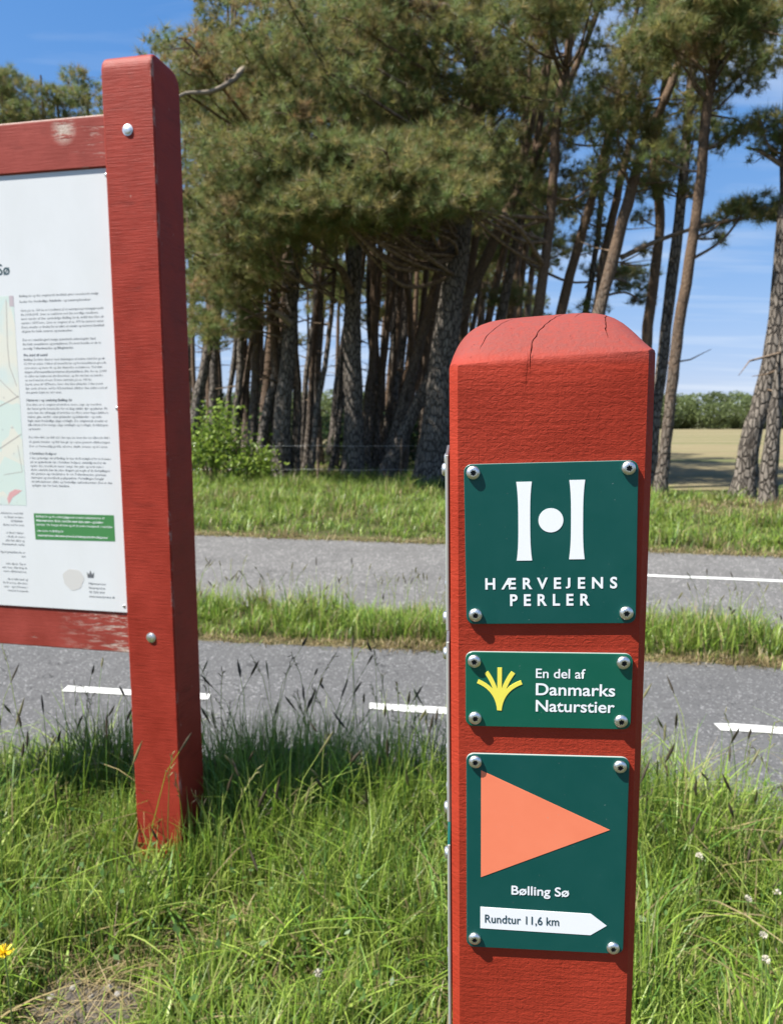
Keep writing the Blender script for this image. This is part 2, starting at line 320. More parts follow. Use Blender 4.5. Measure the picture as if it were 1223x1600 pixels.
def sand_mat():
    b = NB('bare sandy soil'); v = b.coord(); n = b.noise(v, 25, 6, 0.7); f = b.noise(v, 160, 4, 0.7)
    b.bsdf(b.mix(b.rng(n, 0.3, 0.7), (0.075, 0.064, 0.054), (0.165, 0.145, 0.122)), 0.95, b.bump(b.math('ADD', n, b.math('MULTIPLY', f, 0.4)), 1.0, 0.02), spec=0.1); return b.m
M_SAND = sand_mat()

# ------------------------------------------------------------------ ground, path, road, field
ys = [-40, -10, 0, 3, 6, 9, 12, 14, 17, 20, 30, 45, 70, 110, 170, 260, 500, 1200, 4000]; xs = [-3000, -800, -200, -60, -20, -6, 0, 6, 20, 60, 200, 800, 3000]
V = [(x, y, gz(y)) for y in ys for x in xs]; nx = len(xs)
Fq = [(j*nx+i, j*nx+i+1, (j+1)*nx+i+1, (j+1)*nx+i) for j in range(len(ys)-1) for i in range(nx-1)]
obj('ground', np_mesh('ground', V, Fq), M_GROUND, kind='structure')
fy = [14.3, 20, 30, 45, 70, 110, 170, 250]; V = []
for y in fy:
    e = math.exp(-(y-14)/20); V += [(-260, y+22*e, 0), (-9, y+12*e, 0), (5, y, 0), (320, y-1, 0)]
V = [(x, y, gz(y)+0.02) for (x, y, z) in V]
Fq = [(j*4+i, j*4+i+1, (j+1)*4+i+1, (j+1)*4+i) for j in range(len(fy)-1) for i in range(3)]
obj('field', np_mesh('field', V, Fq), M_FIELD, kind='structure')
PA, RA = -0.150, -0.222                  # slope dy/dx of the path and of the road
def path_y(x): return 3.51+PA*x          # centre of the path
def road_far(x): return 8.37+RA*x
def road_near(x): return 5.32+RA*x*0.72
def strip(name, fn0, fn1, z, x0, x1, mat, n=40, ragged=0.0, seed=0):
    X = np.linspace(x0, x1, n+1); r = np.random.default_rng(seed)
    a = np.array([fn0(x) for x in X])+ragged*r.standard_normal(n+1); b = np.array([fn1(x) for x in X])+ragged*r.standard_normal(n+1)
    V = np.concatenate([np.stack([X, a, np.full(n+1, z)], 1), np.stack([X, b, np.full(n+1, z)], 1)])
    F_ = np.stack([np.arange(n), np.arange(n)+1, np.arange(n)+n+2, np.arange(n)+n+1], 1)
    return np_mesh(name, V, F_)
obj('cycle_path', strip('cycle_path', lambda x: path_y(x)-0.95, lambda x: path_y(x)+0.94, 0.006, -14, 14, M_PATH, 400, 0.012, 1), M_PATH, kind='structure')
obj('road', strip('road', road_near, road_far, 0.006, -14, 18, M_ROAD, 400, 0.015, 2), M_ROAD, kind='structure')
for k in range(-5, 7):                   # dashes of the cycle path
    xa = -0.11+1.63*k; xb = xa+0.80
    obj('path_marking', strip('path_marking', lambda x: path_y(x)-0.040, lambda x: path_y(x)+0.040, 0.011, xa, xb, M_LINE, 8, 0.004, k+30), M_LINE, kind='structure')
for xa, xb in ((2.15, 7.0), (10.0, 15.0), (-9, -5.2)):
    obj('road_marking', strip('road_marking', lambda x: 7.055+RA*0.93*x-0.045, lambda x: 7.055+RA*0.93*x+0.045, 0.011, xa, xb, M_LINE, 30, 0.004, int(xa)+50), M_LINE, kind='structure')
# bare sandy patch by the board
a = np.linspace(0, 2*np.pi, 33)[:-1]; rr = 1+0.18*np.sin(3*a+1)+0.1*np.sin(7*a)
V = np.concatenate([[[-0.76, 1.61, 0.03]], np.stack([-0.76+0.15*rr*np.cos(a), 1.61+0.13*rr*np.sin(a), np.full(32, 0.006)], 1)])
obj('soil_patch', np_mesh('soil_patch', V, np.stack([np.zeros(32, int), 1+np.arange(32), 1+(np.arange(32)+1) % 32], 1), smooth=True), M_SAND, kind='structure')

# ------------------------------------------------------------------ lettering
_cap = {}
def text_mesh(body, weight=0.0, shear=0.0, spacing=1.0, res=3):
    c = bpy.data.curves.new('lettering', 'FONT'); c.body = body; c.resolution_u = res; c.offset = weight; c.shear = shear; c.space_character = spacing; c.fill_mode = 'FRONT'
    o = bpy.data.objects.new('lettering', c); COL.objects.link(o); dg = bpy.context.evaluated_depsgraph_get(); dg.update()
    me = bpy.data.meshes.new_from_object(o.evaluated_get(dg)); bpy.data.objects.remove(o); bpy.data.curves.remove(c)
    co = np.empty(len(me.vertices)*3, np.float32); me.vertices.foreach_get('co', co); return me, co.reshape(-1, 3)
_m, _c = text_mesh('H'); CAPH = float(_c[:, 1].max()-_c[:, 1].min())
def letters(body, x0, zb, cap, x1, y, mat, parent, weight=0.0, shear=0.0, spacing=1.0, res=3, right=False, label=None):
    """text with cap height cap, base line zb; stretched to end at x1 when given; lies at depth y facing -y"""
    hasslash = 'ø' in body
    me, co = text_mesh(body, 0.0 if hasslash else weight, shear, spacing, res); s = cap/CAPH
    if 'J' in body:                       # J stands on the base line
        low = co[:, 1] < -0.04
        if low.any():
            xs_ = np.unique(co[:, 0]); br = np.where(np.diff(xs_) > 0.06)[0]; ed = [xs_[0]]+[v for i in br for v in (xs_[i], xs_[i+1])]+[xs_[-1]]; xl = float(co[low, 0].mean())
            for a_, b_ in zip(ed[::2], ed[1::2]):
                if a_-1e-4 <= xl <= b_+1e-4:
                    m_ = (co[:, 0] >= a_-1e-4) & (co[:, 0] <= b_+1e-4); lo, hi = co[m_, 1].min(), co[m_, 1].max(); co[m_, 1] = (co[m_, 1]-lo)/(hi-lo)*CAPH
    xm, xM = co[:, 0].min(), co[:, 0].max(); sx = (x1-x0)/(xM-xm) if x1 is not None else s
    out = np.empty_like(co); out[:, 0] = x0+(co[:, 0]-xm)*sx; out[:, 1] = y; out[:, 2] = zb+co[:, 1]*s
    if right: out[:, 0] += x0-out[:, 0].max()
    me.vertices.foreach_set('co', out.ravel()); me.update(); me.name = 'lettering'
    if hasslash and weight > 0.009:       # heavier strokes: the same outline laid five times, each a hair further out
        b_ = bmesh.new(); k_ = weight*s
        for i_, (ox, oz) in enumerate(((0, 0), (k_, 0), (-k_, 0), (0, k_), (0, -k_))):
            n0 = len(b_.verts); b_.from_mesh(me); b_.verts.ensure_lookup_table()
            for v_ in b_.verts[n0:]: v_.co += Vector((ox, -0.00002*i_, oz))
        b_.to_mesh(me); b_.free()
    o = obj('lettering', me, mat, parent)
    if label: o['label'] = label
    return o

# ------------------------------------------------------------------ waymark post (the red post with three plates)
RX, RY, RZ = 0.0231, -0.0149, -0.0884
Mr = Matrix.Rotation(RZ, 3, 'Z') @ Matrix.Rotation(RY, 3, 'Y') @ Matrix.Rotation(RX, 3, 'X')
org = Vector((0.1181, 0.5496, CAM_H)) - Mr @ Vector((0, 0, CAM_H))
wp = thing('waymark_post', 'red painted timber waymark post with rounded cracked top and three green plates', 'post', org, (RX, RY, RZ))
Z0 = CAM_H                                # local z of the camera's height on the post
def post_body(w, zbot, ztop, tilt, H, chamf, fx, fy, rings):
    """closed post: chamfered square outline, domed top"""
    a = w/2; c = chamf; out = []
    def seg(p, q, n):
        for i in range(n): out.append((p[0]+(q[0]-p[0])*i/n, p[1]+(q[1]-p[1])*i/n))
    seg((-a+c, -a), (a-c, -a), 16); seg((a-c, -a), (a, -a+c), 3); seg((a, -a+c), (a, a-c), 12); seg((a, a-c), (a-c, a), 3)
    seg((a-c, a), (-a+c, a), 16); seg((-a+c, a), (-a, a-c), 3); seg((-a, a-c), (-a, -a+c), 12); seg((-a, -a+c), (-a+c, -a), 3)
    O = np.array(out); n = len(O); V = []; F_ = []
    lv = [zbot, 0.0, ztop*0.5, ztop-0.10, ztop-0.02, ztop-0.0018]
    for z in lv: V.append(np.c_[O, np.where(z > ztop-0.03, z+tilt*O[:, 0]/a, z)])
    for s in rings:
        P = O*s; x = np.abs(P[:, 0])/a; y = np.abs(P[:, 1])/a
        hh = H*np.clip(1-x**fx, 0, 1)**0.72*np.clip(1-y**fy, 0, 1)**0.9
        V.append(np.c_[P, ztop+tilt*P[:, 0]/a+hh])
    K = len(V); V = np.concatenate(V); V[:, 1] += a
    i = np.arange(n); j = (i+1) % n
    quads = np.concatenate([np.stack([k*n+i, k*n+j, (k+1)*n+j, (k+1)*n+i], 1) for k in range(K-1)])
    V = np.r_[V, [[0, a, ztop+H]]]; cap = np.stack([(K-1)*n+i, (K-1)*n+j, np.full(n, len(V)-1)], 1)
    bm = bmesh.new(); bv = [bm.verts.new(v) for v in V]
    for q in np.r_[quads]: bm.faces.new([bv[t] for t in q])
    for q in cap: bm.faces.new([bv[t] for t in q])
    bm.faces.new([bv[t] for t in range(n)][::-1]); bmesh.ops.recalc_face_normals(bm, faces=bm.faces); return bm
body = obj('post_body', post_body(0.15, -0.35, Z0+0.0418, 0.004, 0.038, 0.0062, 5.0, 2.0, (0.992, 0.98, 0.965, 0.945, 0.92, 0.89, 0.85, 0.8, 0.74, 0.66, 0.56, 0.45, 0.32, 0.2, 0.08)), M_POST, wp)
def top_z(x, y):
    X, Y = abs(x)/.075, abs(y-.075)/.075
    return Z0+0.0418+0.004*x/.075+0.038*max(0, 1-X**5.0)**0.72*max(0, 1-Y**2)**0.9
def crack_cutter(pts, w, depth):
    """thin wedge along a line of (x, y, surface z)"""
    bm = bmesh.new(); rows = []; n = len(pts); P = [Vector(p) for p in pts]
    for i, p in enumerate(P):
        t = P[min(i+1, n-1)]-P[max(i-1, 0)]; t.z = 0; t.normalize(); s = Vector((t.y, -t.x, 0)); k = min(1, (n-1-i)/2+0.12, i/2+0.12)
        ww = w*k*0.5*(1+0.25*math.sin(i*2.1)); d = depth*k
        rows.append([bm.verts.new(p+s*ww*1.6+Vector((0, 0, 0.02))), bm.verts.new(p+s*ww), bm.verts.new(p-Vector((0, 0, d))), bm.verts.new(p-s*ww), bm.verts.new(p-s*ww*1.6+Vector((0, 0, 0.02)))])
    for a, b in zip(rows, rows[1:]):
        for i in range(5): bm.faces.new((a[i], a[(i+1) % 5], b[(i+1) % 5], b[i]))
    bm.faces.new(rows[0]); bm.faces.new(rows[-1][::-1]); bmesh.ops.recalc_face_normals(bm, faces=bm.faces); return bm
def on_top(l): return [(x, y, top_z(x, y)) for x, y in l]
def wob(l, m=5, j=0.0007, seed=1):
    r = random.Random(seed); c = catmull([(x, y, 0) for x, y in l], m); return [(p.x+r.uniform(-j, j), p.y) for p in c]
cuts = [crack_cutter(on_top(wob([(-0.0165, -0.003), (-0.013, 0.012), (-0.004, 0.030), (0.009, 0.050), (0.022, 0.074), (0.030, 0.095)], seed=3)), 0.0009, 0.014),
        crack_cutter(on_top(wob([(-0.052, 0.012), (-0.044, 0.030), (-0.030, 0.050), (-0.012, 0.072), (-0.004, 0.088)], seed=4)), 0.0007, 0.010),
        crack_cutter(on_top(wob([(0.022, 0.045), (0.029, 0.060), (0.038, 0.080), (0.045, 0.1)], seed=5)), 0.0006, 0.009),
        crack_cutter(on_top(wob([(0.0415, 0.012), (0.043, 0.026), (0.046, 0.045), (0.052, 0.066), (0.056, 0.085)], seed=6)), 0.0009, 0.012)]
r = random.Random(9); fr = []
for i in range(9):                        # the main crack runs on down the front face
    z = Z0+0.048-0.036*i/8; w = 0.0004*(1-i/8)**0.7+0.00006; x = -0.0165-0.0035*i/8+r.uniform(-.0004, .0004); fr.append((x, w, z))
bm = bmesh.new(); rows = [[bm.verts.new((x-w, -0.004, z)), bm.verts.new((x+w, -0.004, z)), bm.verts.new((x, 0.004*(w/0.0004)+0.0005, z))] for x, w, z in fr]
for p, q in zip(rows, rows[1:]):
    for i in range(3): bm.faces.new((p[i], p[(i+1) % 3], q[(i+1) % 3], q[i]))
bm.faces.new(rows[0]); bm.faces.new(rows[-1][::-1]); bmesh.ops.recalc_face_normals(bm, faces=bm.faces); cuts.append(bm)
tmp = []
for b_ in cuts:
    c = obj('cutter', b_); c.parent = wp; c.data.materials.append(M_CRACK); tmp.append(c)
    m = body.modifiers.new('crack', 'BOOLEAN'); m.operation = 'DIFFERENCE'; m.solver = 'EXACT'; m.object = c
dg = bpy.context.evaluated_depsgraph_get(); dg.update()
nm = bpy.data.meshes.new_from_object(body.evaluated_get(dg)); body.modifiers.clear()
print('post verts', len(body.data.vertices), '->', len(nm.vertices))
if len(nm.vertices) > 500: body.data = nm
for c in tmp: bpy.data.objects.remove(c)
if body.data.materials[0] is not M_POST: body.data.materials[0] = M_POST
autosmooth(body, 27)

def screw_mesh(r=0.0052, h=0.0029):
    """pan head with a star recess, facing -y"""
    V = []; F_ = []; n = 20; a = np.arange(n)*2*np.pi/n
    prof = [(r, 0.0), (r, 0.0012), (r*0.93, h*0.62), (r*0.72, h*0.92), (r*0.50, h)]
    for rad, y in prof: V += [(rad*math.cos(t), -y, rad*math.sin(t)) for t in a]
    star = [(0.44*r*(1.0 if k % 3 else 0.72)*math.cos(t), math.sin(t)*0.44*r*(1.0 if k % 3 else 0.72)) for k, t in enumerate(a)]
    V += [(x, -h, z) for x, z in star]; V += [(x*0.9, -h*0.30, z*0.9) for x, z in star]
    K = len(prof)+2
    for k in range(K-1): F_ += [(k*n+i, k*n+(i+1) % n, (k+1)*n+(i+1) % n, (k+1)*n+i) for i in range(n)]
    V.append((0, -h*0.25, 0)); tri = [((K-1)*n+i, (K-1)*n+(i+1) % n, len(V)-1) for i in range(n)]
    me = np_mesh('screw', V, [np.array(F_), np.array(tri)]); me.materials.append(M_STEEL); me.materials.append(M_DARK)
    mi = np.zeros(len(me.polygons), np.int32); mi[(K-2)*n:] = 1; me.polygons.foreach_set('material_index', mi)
    me.polygons.foreach_set('use_smooth', np.ones(len(me.polygons), bool)); me.set_sharp_from_angle(angle=R(50)); return me
SCREW = screw_mesh()
def screws(parent, pts, y, sc=1.0, rot=None):
    for i, (x, z) in enumerate(pts):
        s = obj('screw', SCREW, None, parent); s.location = (x, y, z); s.rotation_euler = (random.uniform(-.06, .06), random.uniform(0, 3), random.uniform(-.06, .06)) if rot is None else rot; s.scale = (sc,)*3
def plate(x0, x1, z0, z1, mat, label, roll=0.0, th=0.0022, off=0.0005):
    """sheet metal plate on the front of the post; local origin at its centre, y toward the timber"""
    cx, cz = (x0+x1)/2, (z0+z1)/2; bm = prism(rrect(x0-cx, x1-cx, z0-cz, z1-cz, 0.006), -th, 0)
    bmesh.ops.bevel(bm, geom=[e for e in bm.edges if abs(e.verts[0].co.y-e.verts[1].co.y) < 1e-6 and e.verts[0].co.y < -th*0.5], offset=0.0004, segments=1, affect='EDGES')
    o = obj('sign_plate', bm, mat, wp, label=label); o.data.materials.append(M_EDGE)
    for p in o.data.polygons:
        if p.normal.y > -0.5: p.material_index = 1
    o.location = (cx, -off, cz+Z0); o.rotation_euler = (0, roll, 0); return o, cx, cz
YF = -0.0022-0.00025                     # print lies on the plate's face
# plate 1: emblem of two flared bars and a dot
p1, cx, cz = plate(-0.0635, 0.0645, -0.1585, -0.0342, M_TEAL, 'square dark teal plate with white emblem and two lines of capitals', roll=-R(0.9))
def bar(xc, zb, zt, wid, waist):
    L = []; n = 12
    for i in range(n+1):
        t = i/n; k = abs(2*t-1)**3.2; L.append((xc+(waist+(wid-waist)*k)/2, zb+(zt-zb)*t))
    return L+[(2*xc-x, z) for x, z in L[::-1]]
obj('emblem_bar', prism(bar(-0.0189-cx, -0.1085-cz, -0.0482-cz, 0.0115, 0.0088), YF, -0.002), M_WHITE, p1)
obj('emblem_bar', prism(bar(0.0202-cx, -0.1080-cz, -0.0477-cz, 0.0115, 0.0088), YF, -0.002), M_WHITE, p1)
obj('emblem_dot', prism([(0.0009-cx+0.0092*math.cos(t), -0.0778-cz+0.0092*math.sin(t)) for t in np.arange(40)*2*math.pi/40], YF, -0.002), M_WHITE, p1)
letters('HÆRVEJENS', -0.0487-cx, -0.1306-cz, 0.0083, 0.0502-cx, YF, M_WHITE, p1, 0.026, 0, 1.75, 6)
letters('PERLER', -0.0300-cx, -0.1438-cz, 0.0086, 0.0300-cx, YF, M_WHITE, p1, 0.026, 0, 1.75, 6)
screws(p1, [(-0.0566-cx, -0.0405-cz), (0.0572-cx, -0.0398-cz), (-0.0566-cx, -0.1510-cz), (0.0572-cx, -0.1502-cz)], -0.0022)
# plate 2
p2, cx, cz = plate(-0.0634, 0.0643, -0.2433, -0.1819, M_GREEN, 'small wide green plate with yellow plant emblem and white words')
letters('En del af', -0.0090-cx, -0.2021-cz, 0.0074, 0.0288-cx, YF, M_WHITE, p2, 0.010, 0, 1, 6)
letters('Danmarks', -0.0089-cx, -0.2161-cz, 0.0094, 0.0516-cx, YF, M_WHITE, p2, 0.014, 0, 1, 6)
letters('Naturstier', -0.0088-cx, -0.2296-cz, 0.0092, 0.0516-cx, YF, M_WHITE, p2, 0.014, 0, 1, 6)
def ray_shape(p, q, c, w0, w1):
    """curved stroke from p through control c to q"""
    L = []; Rr = []; n = 10
    for i in range(n+1):
        t = i/n; x = (1-t)**2*p[0]+2*t*(1-t)*c[0]+t*t*q[0]; z = (1-t)**2*p[1]+2*t*(1-t)*c[1]+t*t*q[1]
        dx = 2*(1-t)*(c[0]-p[0])+2*t*(q[0]-c[0]); dz = 2*(1-t)*(c[1]-p[1])+2*t*(q[1]-c[1]); l = math.hypot(dx, dz)+1e-9; w = (w0+(w1-w0)*t)/2
        L.append((x-dz/l*w, z+dx/l*w)); Rr.append((x+dz/l*w, z-dx/l*w))
    return L+Rr[::-1]
b0 = (-0.0370, -0.2295)
for k, (tip, ctl, lo) in enumerate([((-0.0539, -0.2057), (-0.0385, -0.2120), 0.0), ((-0.0472, -0.1982), (-0.0384, -0.2105), 0), ((-0.0369, -0.1943), (-0.0369, -0.21), 0), ((-0.0264, -0.1980), (-0.0356, -0.2105), 0), ((-0.0199, -0.2060), (-0.0355, -0.2120), 0)]):
    obj('plant_emblem', prism(ray_shape((b0[0]-cx, b0[1]-cz), (tip[0]-cx, tip[1]-cz), (ctl[0]-cx, ctl[1]-cz), 0.0034, 0.0034), YF-0.00002*k, -0.002), M_YELLOW, p2)
screws(p2, [(-0.0566-cx, -0.1893-cz), (0.0570-cx, -0.1887-cz), (-0.0560-cx, -0.2361-cz), (0.0566-cx, -0.2362-cz)], -0.0022)
# plate 3
p3, cx, cz = plate(-0.0629, 0.0644, -0.4382, -0.2667, M_TEAL, 'tall dark teal plate with coral triangle and white arrow strip')
obj('triangle_print', prism([(-0.0512-cx, -0.3740-cz), (0.0507-cx, -0.3283-cz), (-0.0512-cx, -0.2805-cz)][::1], YF, -0.002), M_CORAL, p3)
letters('Bølling Sø', -0.0262-cx, -0.3882-cz, 0.0076, 0.0197-cx, YF, M_WHITE, p3, 0.022, 0, 1, 6)
obj('arrow_strip', prism([(-0.0516-cx, -0.4203-cz), (0.0378-cx, -0.4220-cz), (0.0505-cx, -0.4129-cz), (0.0378-cx, -0.4029-cz), (-0.0516-cx, -0.4009-cz)], YF, -0.002), M_WHITE, p3)
letters('Rundtur 11,6 km', -0.0479-cx, -0.4147-cz, 0.0072, 0.0123-cx, YF-0.0002, M_NAVY, p3, 0.008, 0, 1, 6)
screws(p3, [(-0.0558-cx, -0.2732-cz), (0.0570-cx, -0.2741-cz), (-0.0563-cx, -0.4299-cz), (0.0561-cx, -0.4325-cz)], -0.0022)
# plates on the left flank, seen edge on
for (z0, z1, mat, lab) in ((-0.170, -0.029, M_GREY, 'grey plate on the flank, seen edge on'), (-0.3355, -0.179, M_GREY, 'lower grey plate on the flank, seen edge on'), (-0.56, -0.356, M_TEAL, 'dark teal plate on the flank, seen edge on')):
    bm = bmesh.new(); box(bm, -0.0786, -0.0760, 0.012, 0.138, Z0+z0, Z0+z1, 0.0006)
    o = obj('side_plate', bm, mat, wp, label=lab)
    for p in o.data.polygons:
        pass
    o.data.materials.append(M_EDGE)
    for p in o.data.polygons:
        if p.normal.y < -0.5: p.material_index = 1
    for zz in (z1-0.012, z0+0.009):
        for yy in (0.020, 0.128):
            s = obj('screw', SCREW, None, o); s.location = (-0.0786, yy, Z0+zz); s.rotation_euler = (0, 0, -math.pi/2)

# ------------------------------------------------------------------ information board
ib = thing('information_board', 'large red timber information board with white printed panel', 'information board', (-0.8011, 2.17, 0), (0, 0, -0.2094))
def board_post(x0):
    bm = post_body(0.155, -0.4, 2.400, 0.0, 0.034, 0.004, 40.0, 9.0, (0.985, 0.96, 0.93, 0.9, 0.86, 0.8, 0.7, 0.5, 0.25))
    bmesh.ops.translate(bm, vec=(0.0775, 0, 0), verts=bm.verts)
    o = obj('post', bm, M_BOARD, ib); o.location = (x0, 0, 0); autosmooth(o, 40); return o
bp1 = board_post(0.0); bp2 = board_post(-1.075)
bm = bmesh.new(); box(bm, -0.92, 0.0, 0.014, 0.062, 2.148, 2.2876, 0.003); rail = obj('top_rail', bm, M_RAIL2, ib)
bm = bmesh.new(); box(bm, -0.92, 0.0, 0.0245, 0.070, 0.7244, 0.905, 0.003); obj('bottom_rail', bm, M_RAIL, ib)
bm = bmesh.new(); box(bm, -0.917, -0.003, 0.0205, 0.0242, 0.8535, 2.1465, 0.0006); panel = obj('panel', bm, M_PANEL, ib)
def bolt(x, z, parent, r=0.0125, h=0.006):
    a = np.arange(16)*2*np.pi/16; prof = [(r*1.25, 0), (r*1.25, h*0.2), (r, h*0.25), (r*0.97, h*0.7), (r*0.7, h*0.95), (0.001, h)]
    V = np.concatenate([np.c_[rad*np.cos(a), np.full(16, -y), rad*np.sin(a)] for rad, y in prof]); i = np.arange(16); j = (i+1) % 16
    o = obj('bolt', np_mesh('bolt', V, np.concatenate([np.stack([k*16+i, k*16+j, k*16+16+j, k*16+16+i], 1) for k in range(len(prof)-1)])), M_STEEL, parent); o.location = (x, -0.0003, z); autosmooth(o, 40)
for x in (0.0745, -0.9990):
    bolt(x, 2.2345, ib); bolt(x+0.004, 0.7874, ib)
YP = 0.0205
for x, z in ((-0.0115, 2.128), (-0.0125, 1.4725), (-0.0200, 0.8736), (-0.905, 2.128), (-0.905, 0.8736)):
    s = obj('panel_screw', SCREW, None, panel); s.location = (x, YP, z); s.scale = (0.95, 0.7, 0.95); s.data = SCREW
def sheet(name, pts, dy, mat, label=None):
    o = obj(name, prism(pts, YP-dy, YP-0.00002), mat, panel)
    if label: o['label'] = label
    return o
sheet('map_print', [(-0.88, 1.1752), (-0.3375, 1.1752), (-0.3375, 1.8057), (-0.88, 1.8057)], 0.0003, M_MAP, 'pale green and cream map print')
def mline(pts, w, mat=M_MAPLINE, k=0):
    for a, b in zip(pts, pts[1:]):
        d = Vector((b[0]-a[0], b[1]-a[1])); n = Vector((-d.y, d.x)).normalized()*w/2
        sheet('map_line', [(a[0]-n.x, a[1]-n.y), (b[0]-n.x, b[1]-n.y), (b[0]+n.x, b[1]+n.y), (a[0]+n.x, a[1]+n.y)], 0.0005, mat)
mline([(-0.362, 1.795), (-0.368, 1.66), (-0.366, 1.60), (-0.345, 1.54)], 0.0022); mline([(-0.42, 1.35), (-0.34, 1.395)], 0.0028); mline([(-0.42, 1.575), (-0.36, 1.52), (-0.34, 1.505)], 0.002)
mline([(-0.42, 1.475), (-0.34, 1.51)], 0.003); mline([(-0.355, 1.36), (-0.345, 1.28), (-0.41, 1.27)], 0.0016)
sheet('map_line', [(-0.405, 1.195), (-0.395, 1.215), (-0.375, 1.225), (-0.35, 1.222), (-0.365, 1.212), (-0.385, 1.2), (-0.40, 1.178)], 0.0005, M_MAPRED)
sheet('map_line', [(-0.352, 1.775), (-0.3375, 1.775), (-0.3375, 1.8057), (-0.352, 1.8057)], 0.0005, flat('map purple', (0.42, 0.36, 0.38)))
sheet('green_box', [(-0.3135, 1.0700), (-0.0395, 1.0735), (-0.0395, 1.1535), (-0.3145, 1.1520)], 0.0004, M_PGREEN, 'green printed box with white lines of text')
# the worn round sticker and the small crown
t = np.arange(28)*2*math.pi/28; rr = 0.036*(1+0.05*np.sin(3*t)+0.04*np.sin(7*t+1))
sheet('worn_sticker', [(-0.1895+r_*math.cos(a_), 0.9495+r_*0.93*math.sin(a_)) for r_, a_ in zip(rr, t)], 0.0004, M_STICK)
sheet('crown_emblem', [(-0.139, 0.957), (-0.119, 0.957), (-0.1165, 0.975), (-0.124, 0.967), (-0.129, 0.981), (-0.134, 0.967), (-0.1415, 0.975)], 0.0004, M_INK)
YT = YP-0.0004; IT = 0.22
def para(lines, x, z, dz, cap, xr, mat=M_INK, w=0.004, sh=IT, y=YT, pitch=None):
    for i, l in enumerate(lines):
        if l: letters(l, x, z-i*dz, cap, None if xr is None else x+(xr-x)*min(1.0, len(l)/63.0), y, mat, panel, w, sh, 1, 1)
DZ = 0.01215; CAPB = 0.0064; XR = -0.040
para(['Bølling Sø og det omgivende landskab giver enestående mulig-', 'heder for forskellige friluftsliv- og naturoplevelser.'], -0.3175, 1.8010, 0.0165, CAPB, XR)
para(['Søen på ca. 360 ha er resultatet af et naturgenopretningsprojekt', 'fra 2004-2005. Søen er etableret ved den nordlige randzone,', 'hvor vandet af den oprindelige Bølling Sø lå, indtil den blev af-',
      "vandet i 1870'erne. Søen er omgivet af ca. 370 ha varieret natur.", 'Disse arealer er fredet for at sikre et smukt og varieret landskab', 'til gavn for både naturen og mennesker.'], -0.3155, 1.7590, 0.0122, CAPB, XR)
para(['Der er i området gjort mange spændende arkæologiske fund', 'fra både stenalderen og jernalderen. De mest kendte er de to', 'moselig Tollundmanden og Ellingkvinden.'], -0.315, 1.6730, 0.0125, CAPB, XR)
letters('Fra istid til nutid', -0.315, 1.6280, 0.0070, -0.233, YT, M_INK, panel, 0.02, IT, 1, 1)
para(['Bølling Sø blev dannet ved slutningen af sidste istid for godt', '13.000 år siden. I løbet af stenalderen og bronzealderen groede', 'søen mere og mere til, og der dannedes en højmose. Ved slut-', 'ningen af bronzealderen/starten af jernalderen dvs. for ca. 2.000',
      'år siden var højmosen skovbevokset, og der var kun en mindre', 'sø med vand mod vest. Denne størrelse på ca. 140 ha', 'havde søen til 1870erne, hvor den blev afvandet. I den nord-', 'lige ende af søen, ud for Klosterlund, afløber den sidste rest af', 'den gamle højmose ud i søen.'], -0.315, 1.6150, 0.01215, CAPB, XR)
letters('Naturen i og omkring Bølling Sø', -0.315, 1.4945, 0.0070, -0.160, YT, M_INK, panel, 0.02, IT, 1, 1)
para(['Det åbne sø er omgivet af rørskov, mose, enge og overdrev,', 'der huser gode levesteder for en lang række dyr og planter. På', 'søen kan der afhængig af årstiden ses flere arter lappedykkere,', 'svaner, gæs, ænder - især gråænder og krikænder - og vade-', 'fugle samt forskellige slags rovfugle. De omgivende arealer er', 'tilholdssted for mange slags småfugle og rovfugle, fx blåhøgen', 'og havørn.'], -0.315, 1.4815, 0.0122, CAPB, XR)
para(['Der blev ikke sat fisk ud i den nye sø, men der var allerede fisk i', 'de gamle kanaler, og fisk kan gå op i søen gennem afløbsstryget.', 'Der er formentlig gedde, aborre, skalle, brasen og ål i søen.'], -0.315, 1.3830, 0.0135, CAPB, XR)
letters('I fortidens fodspor', -0.315, 1.3335, 0.0070, -0.222, YT, M_INK, panel, 0.02, IT, 1, 1)
para(['I den sydøstlige del af Bølling Sø kan du få mulighed for at komme', 'på en spændende tur i fortidens fodspor, samtidig med at du', 'nyder den storslåede natur. Langs den gule og røde rute i', 'dette område kan du stise dragere på nogle af de fortællinger,', 'der gemmer sig i landskabet, fx om Tollundmanden, gravhøje,', 'hærvejen og storslåede pejlepunkter. Fortællingen foregår', 'via infostationer, skilte og forskellige oplevelsesruter. Det er den', 'oplagte tur for hele familien.'], -0.315, 1.3200, 0.0120, CAPB, XR)
para(['Bølling Sø og de omkringliggende arealer administreres af', 'Naturstyrelsen. Både området samt dets natur- og kultur-', 'værdier. Vis hensyn til dem og til de andre besøgende i området'], -0.307, 1.1400, 0.0128, CAPB, -0.046, M_WHITE, 0.008, IT, YT-0.0003)
para(['Læs mere om Bølling Sø', 'naturstyrelsen.dk/naturoplevelser/naturguider/boelling-soe/'], -0.305, 1.0955, 0.0145, CAPB, -0.046, M_WHITE, 0.008, IT, YT-0.0003)
para(['Miljøministeriet', 'Naturstyrelsen', 'Tlf. 7254 3000', 'www.naturstyrelsen.dk'], -0.1375, 0.9360, 0.0135, 0.0064, None)
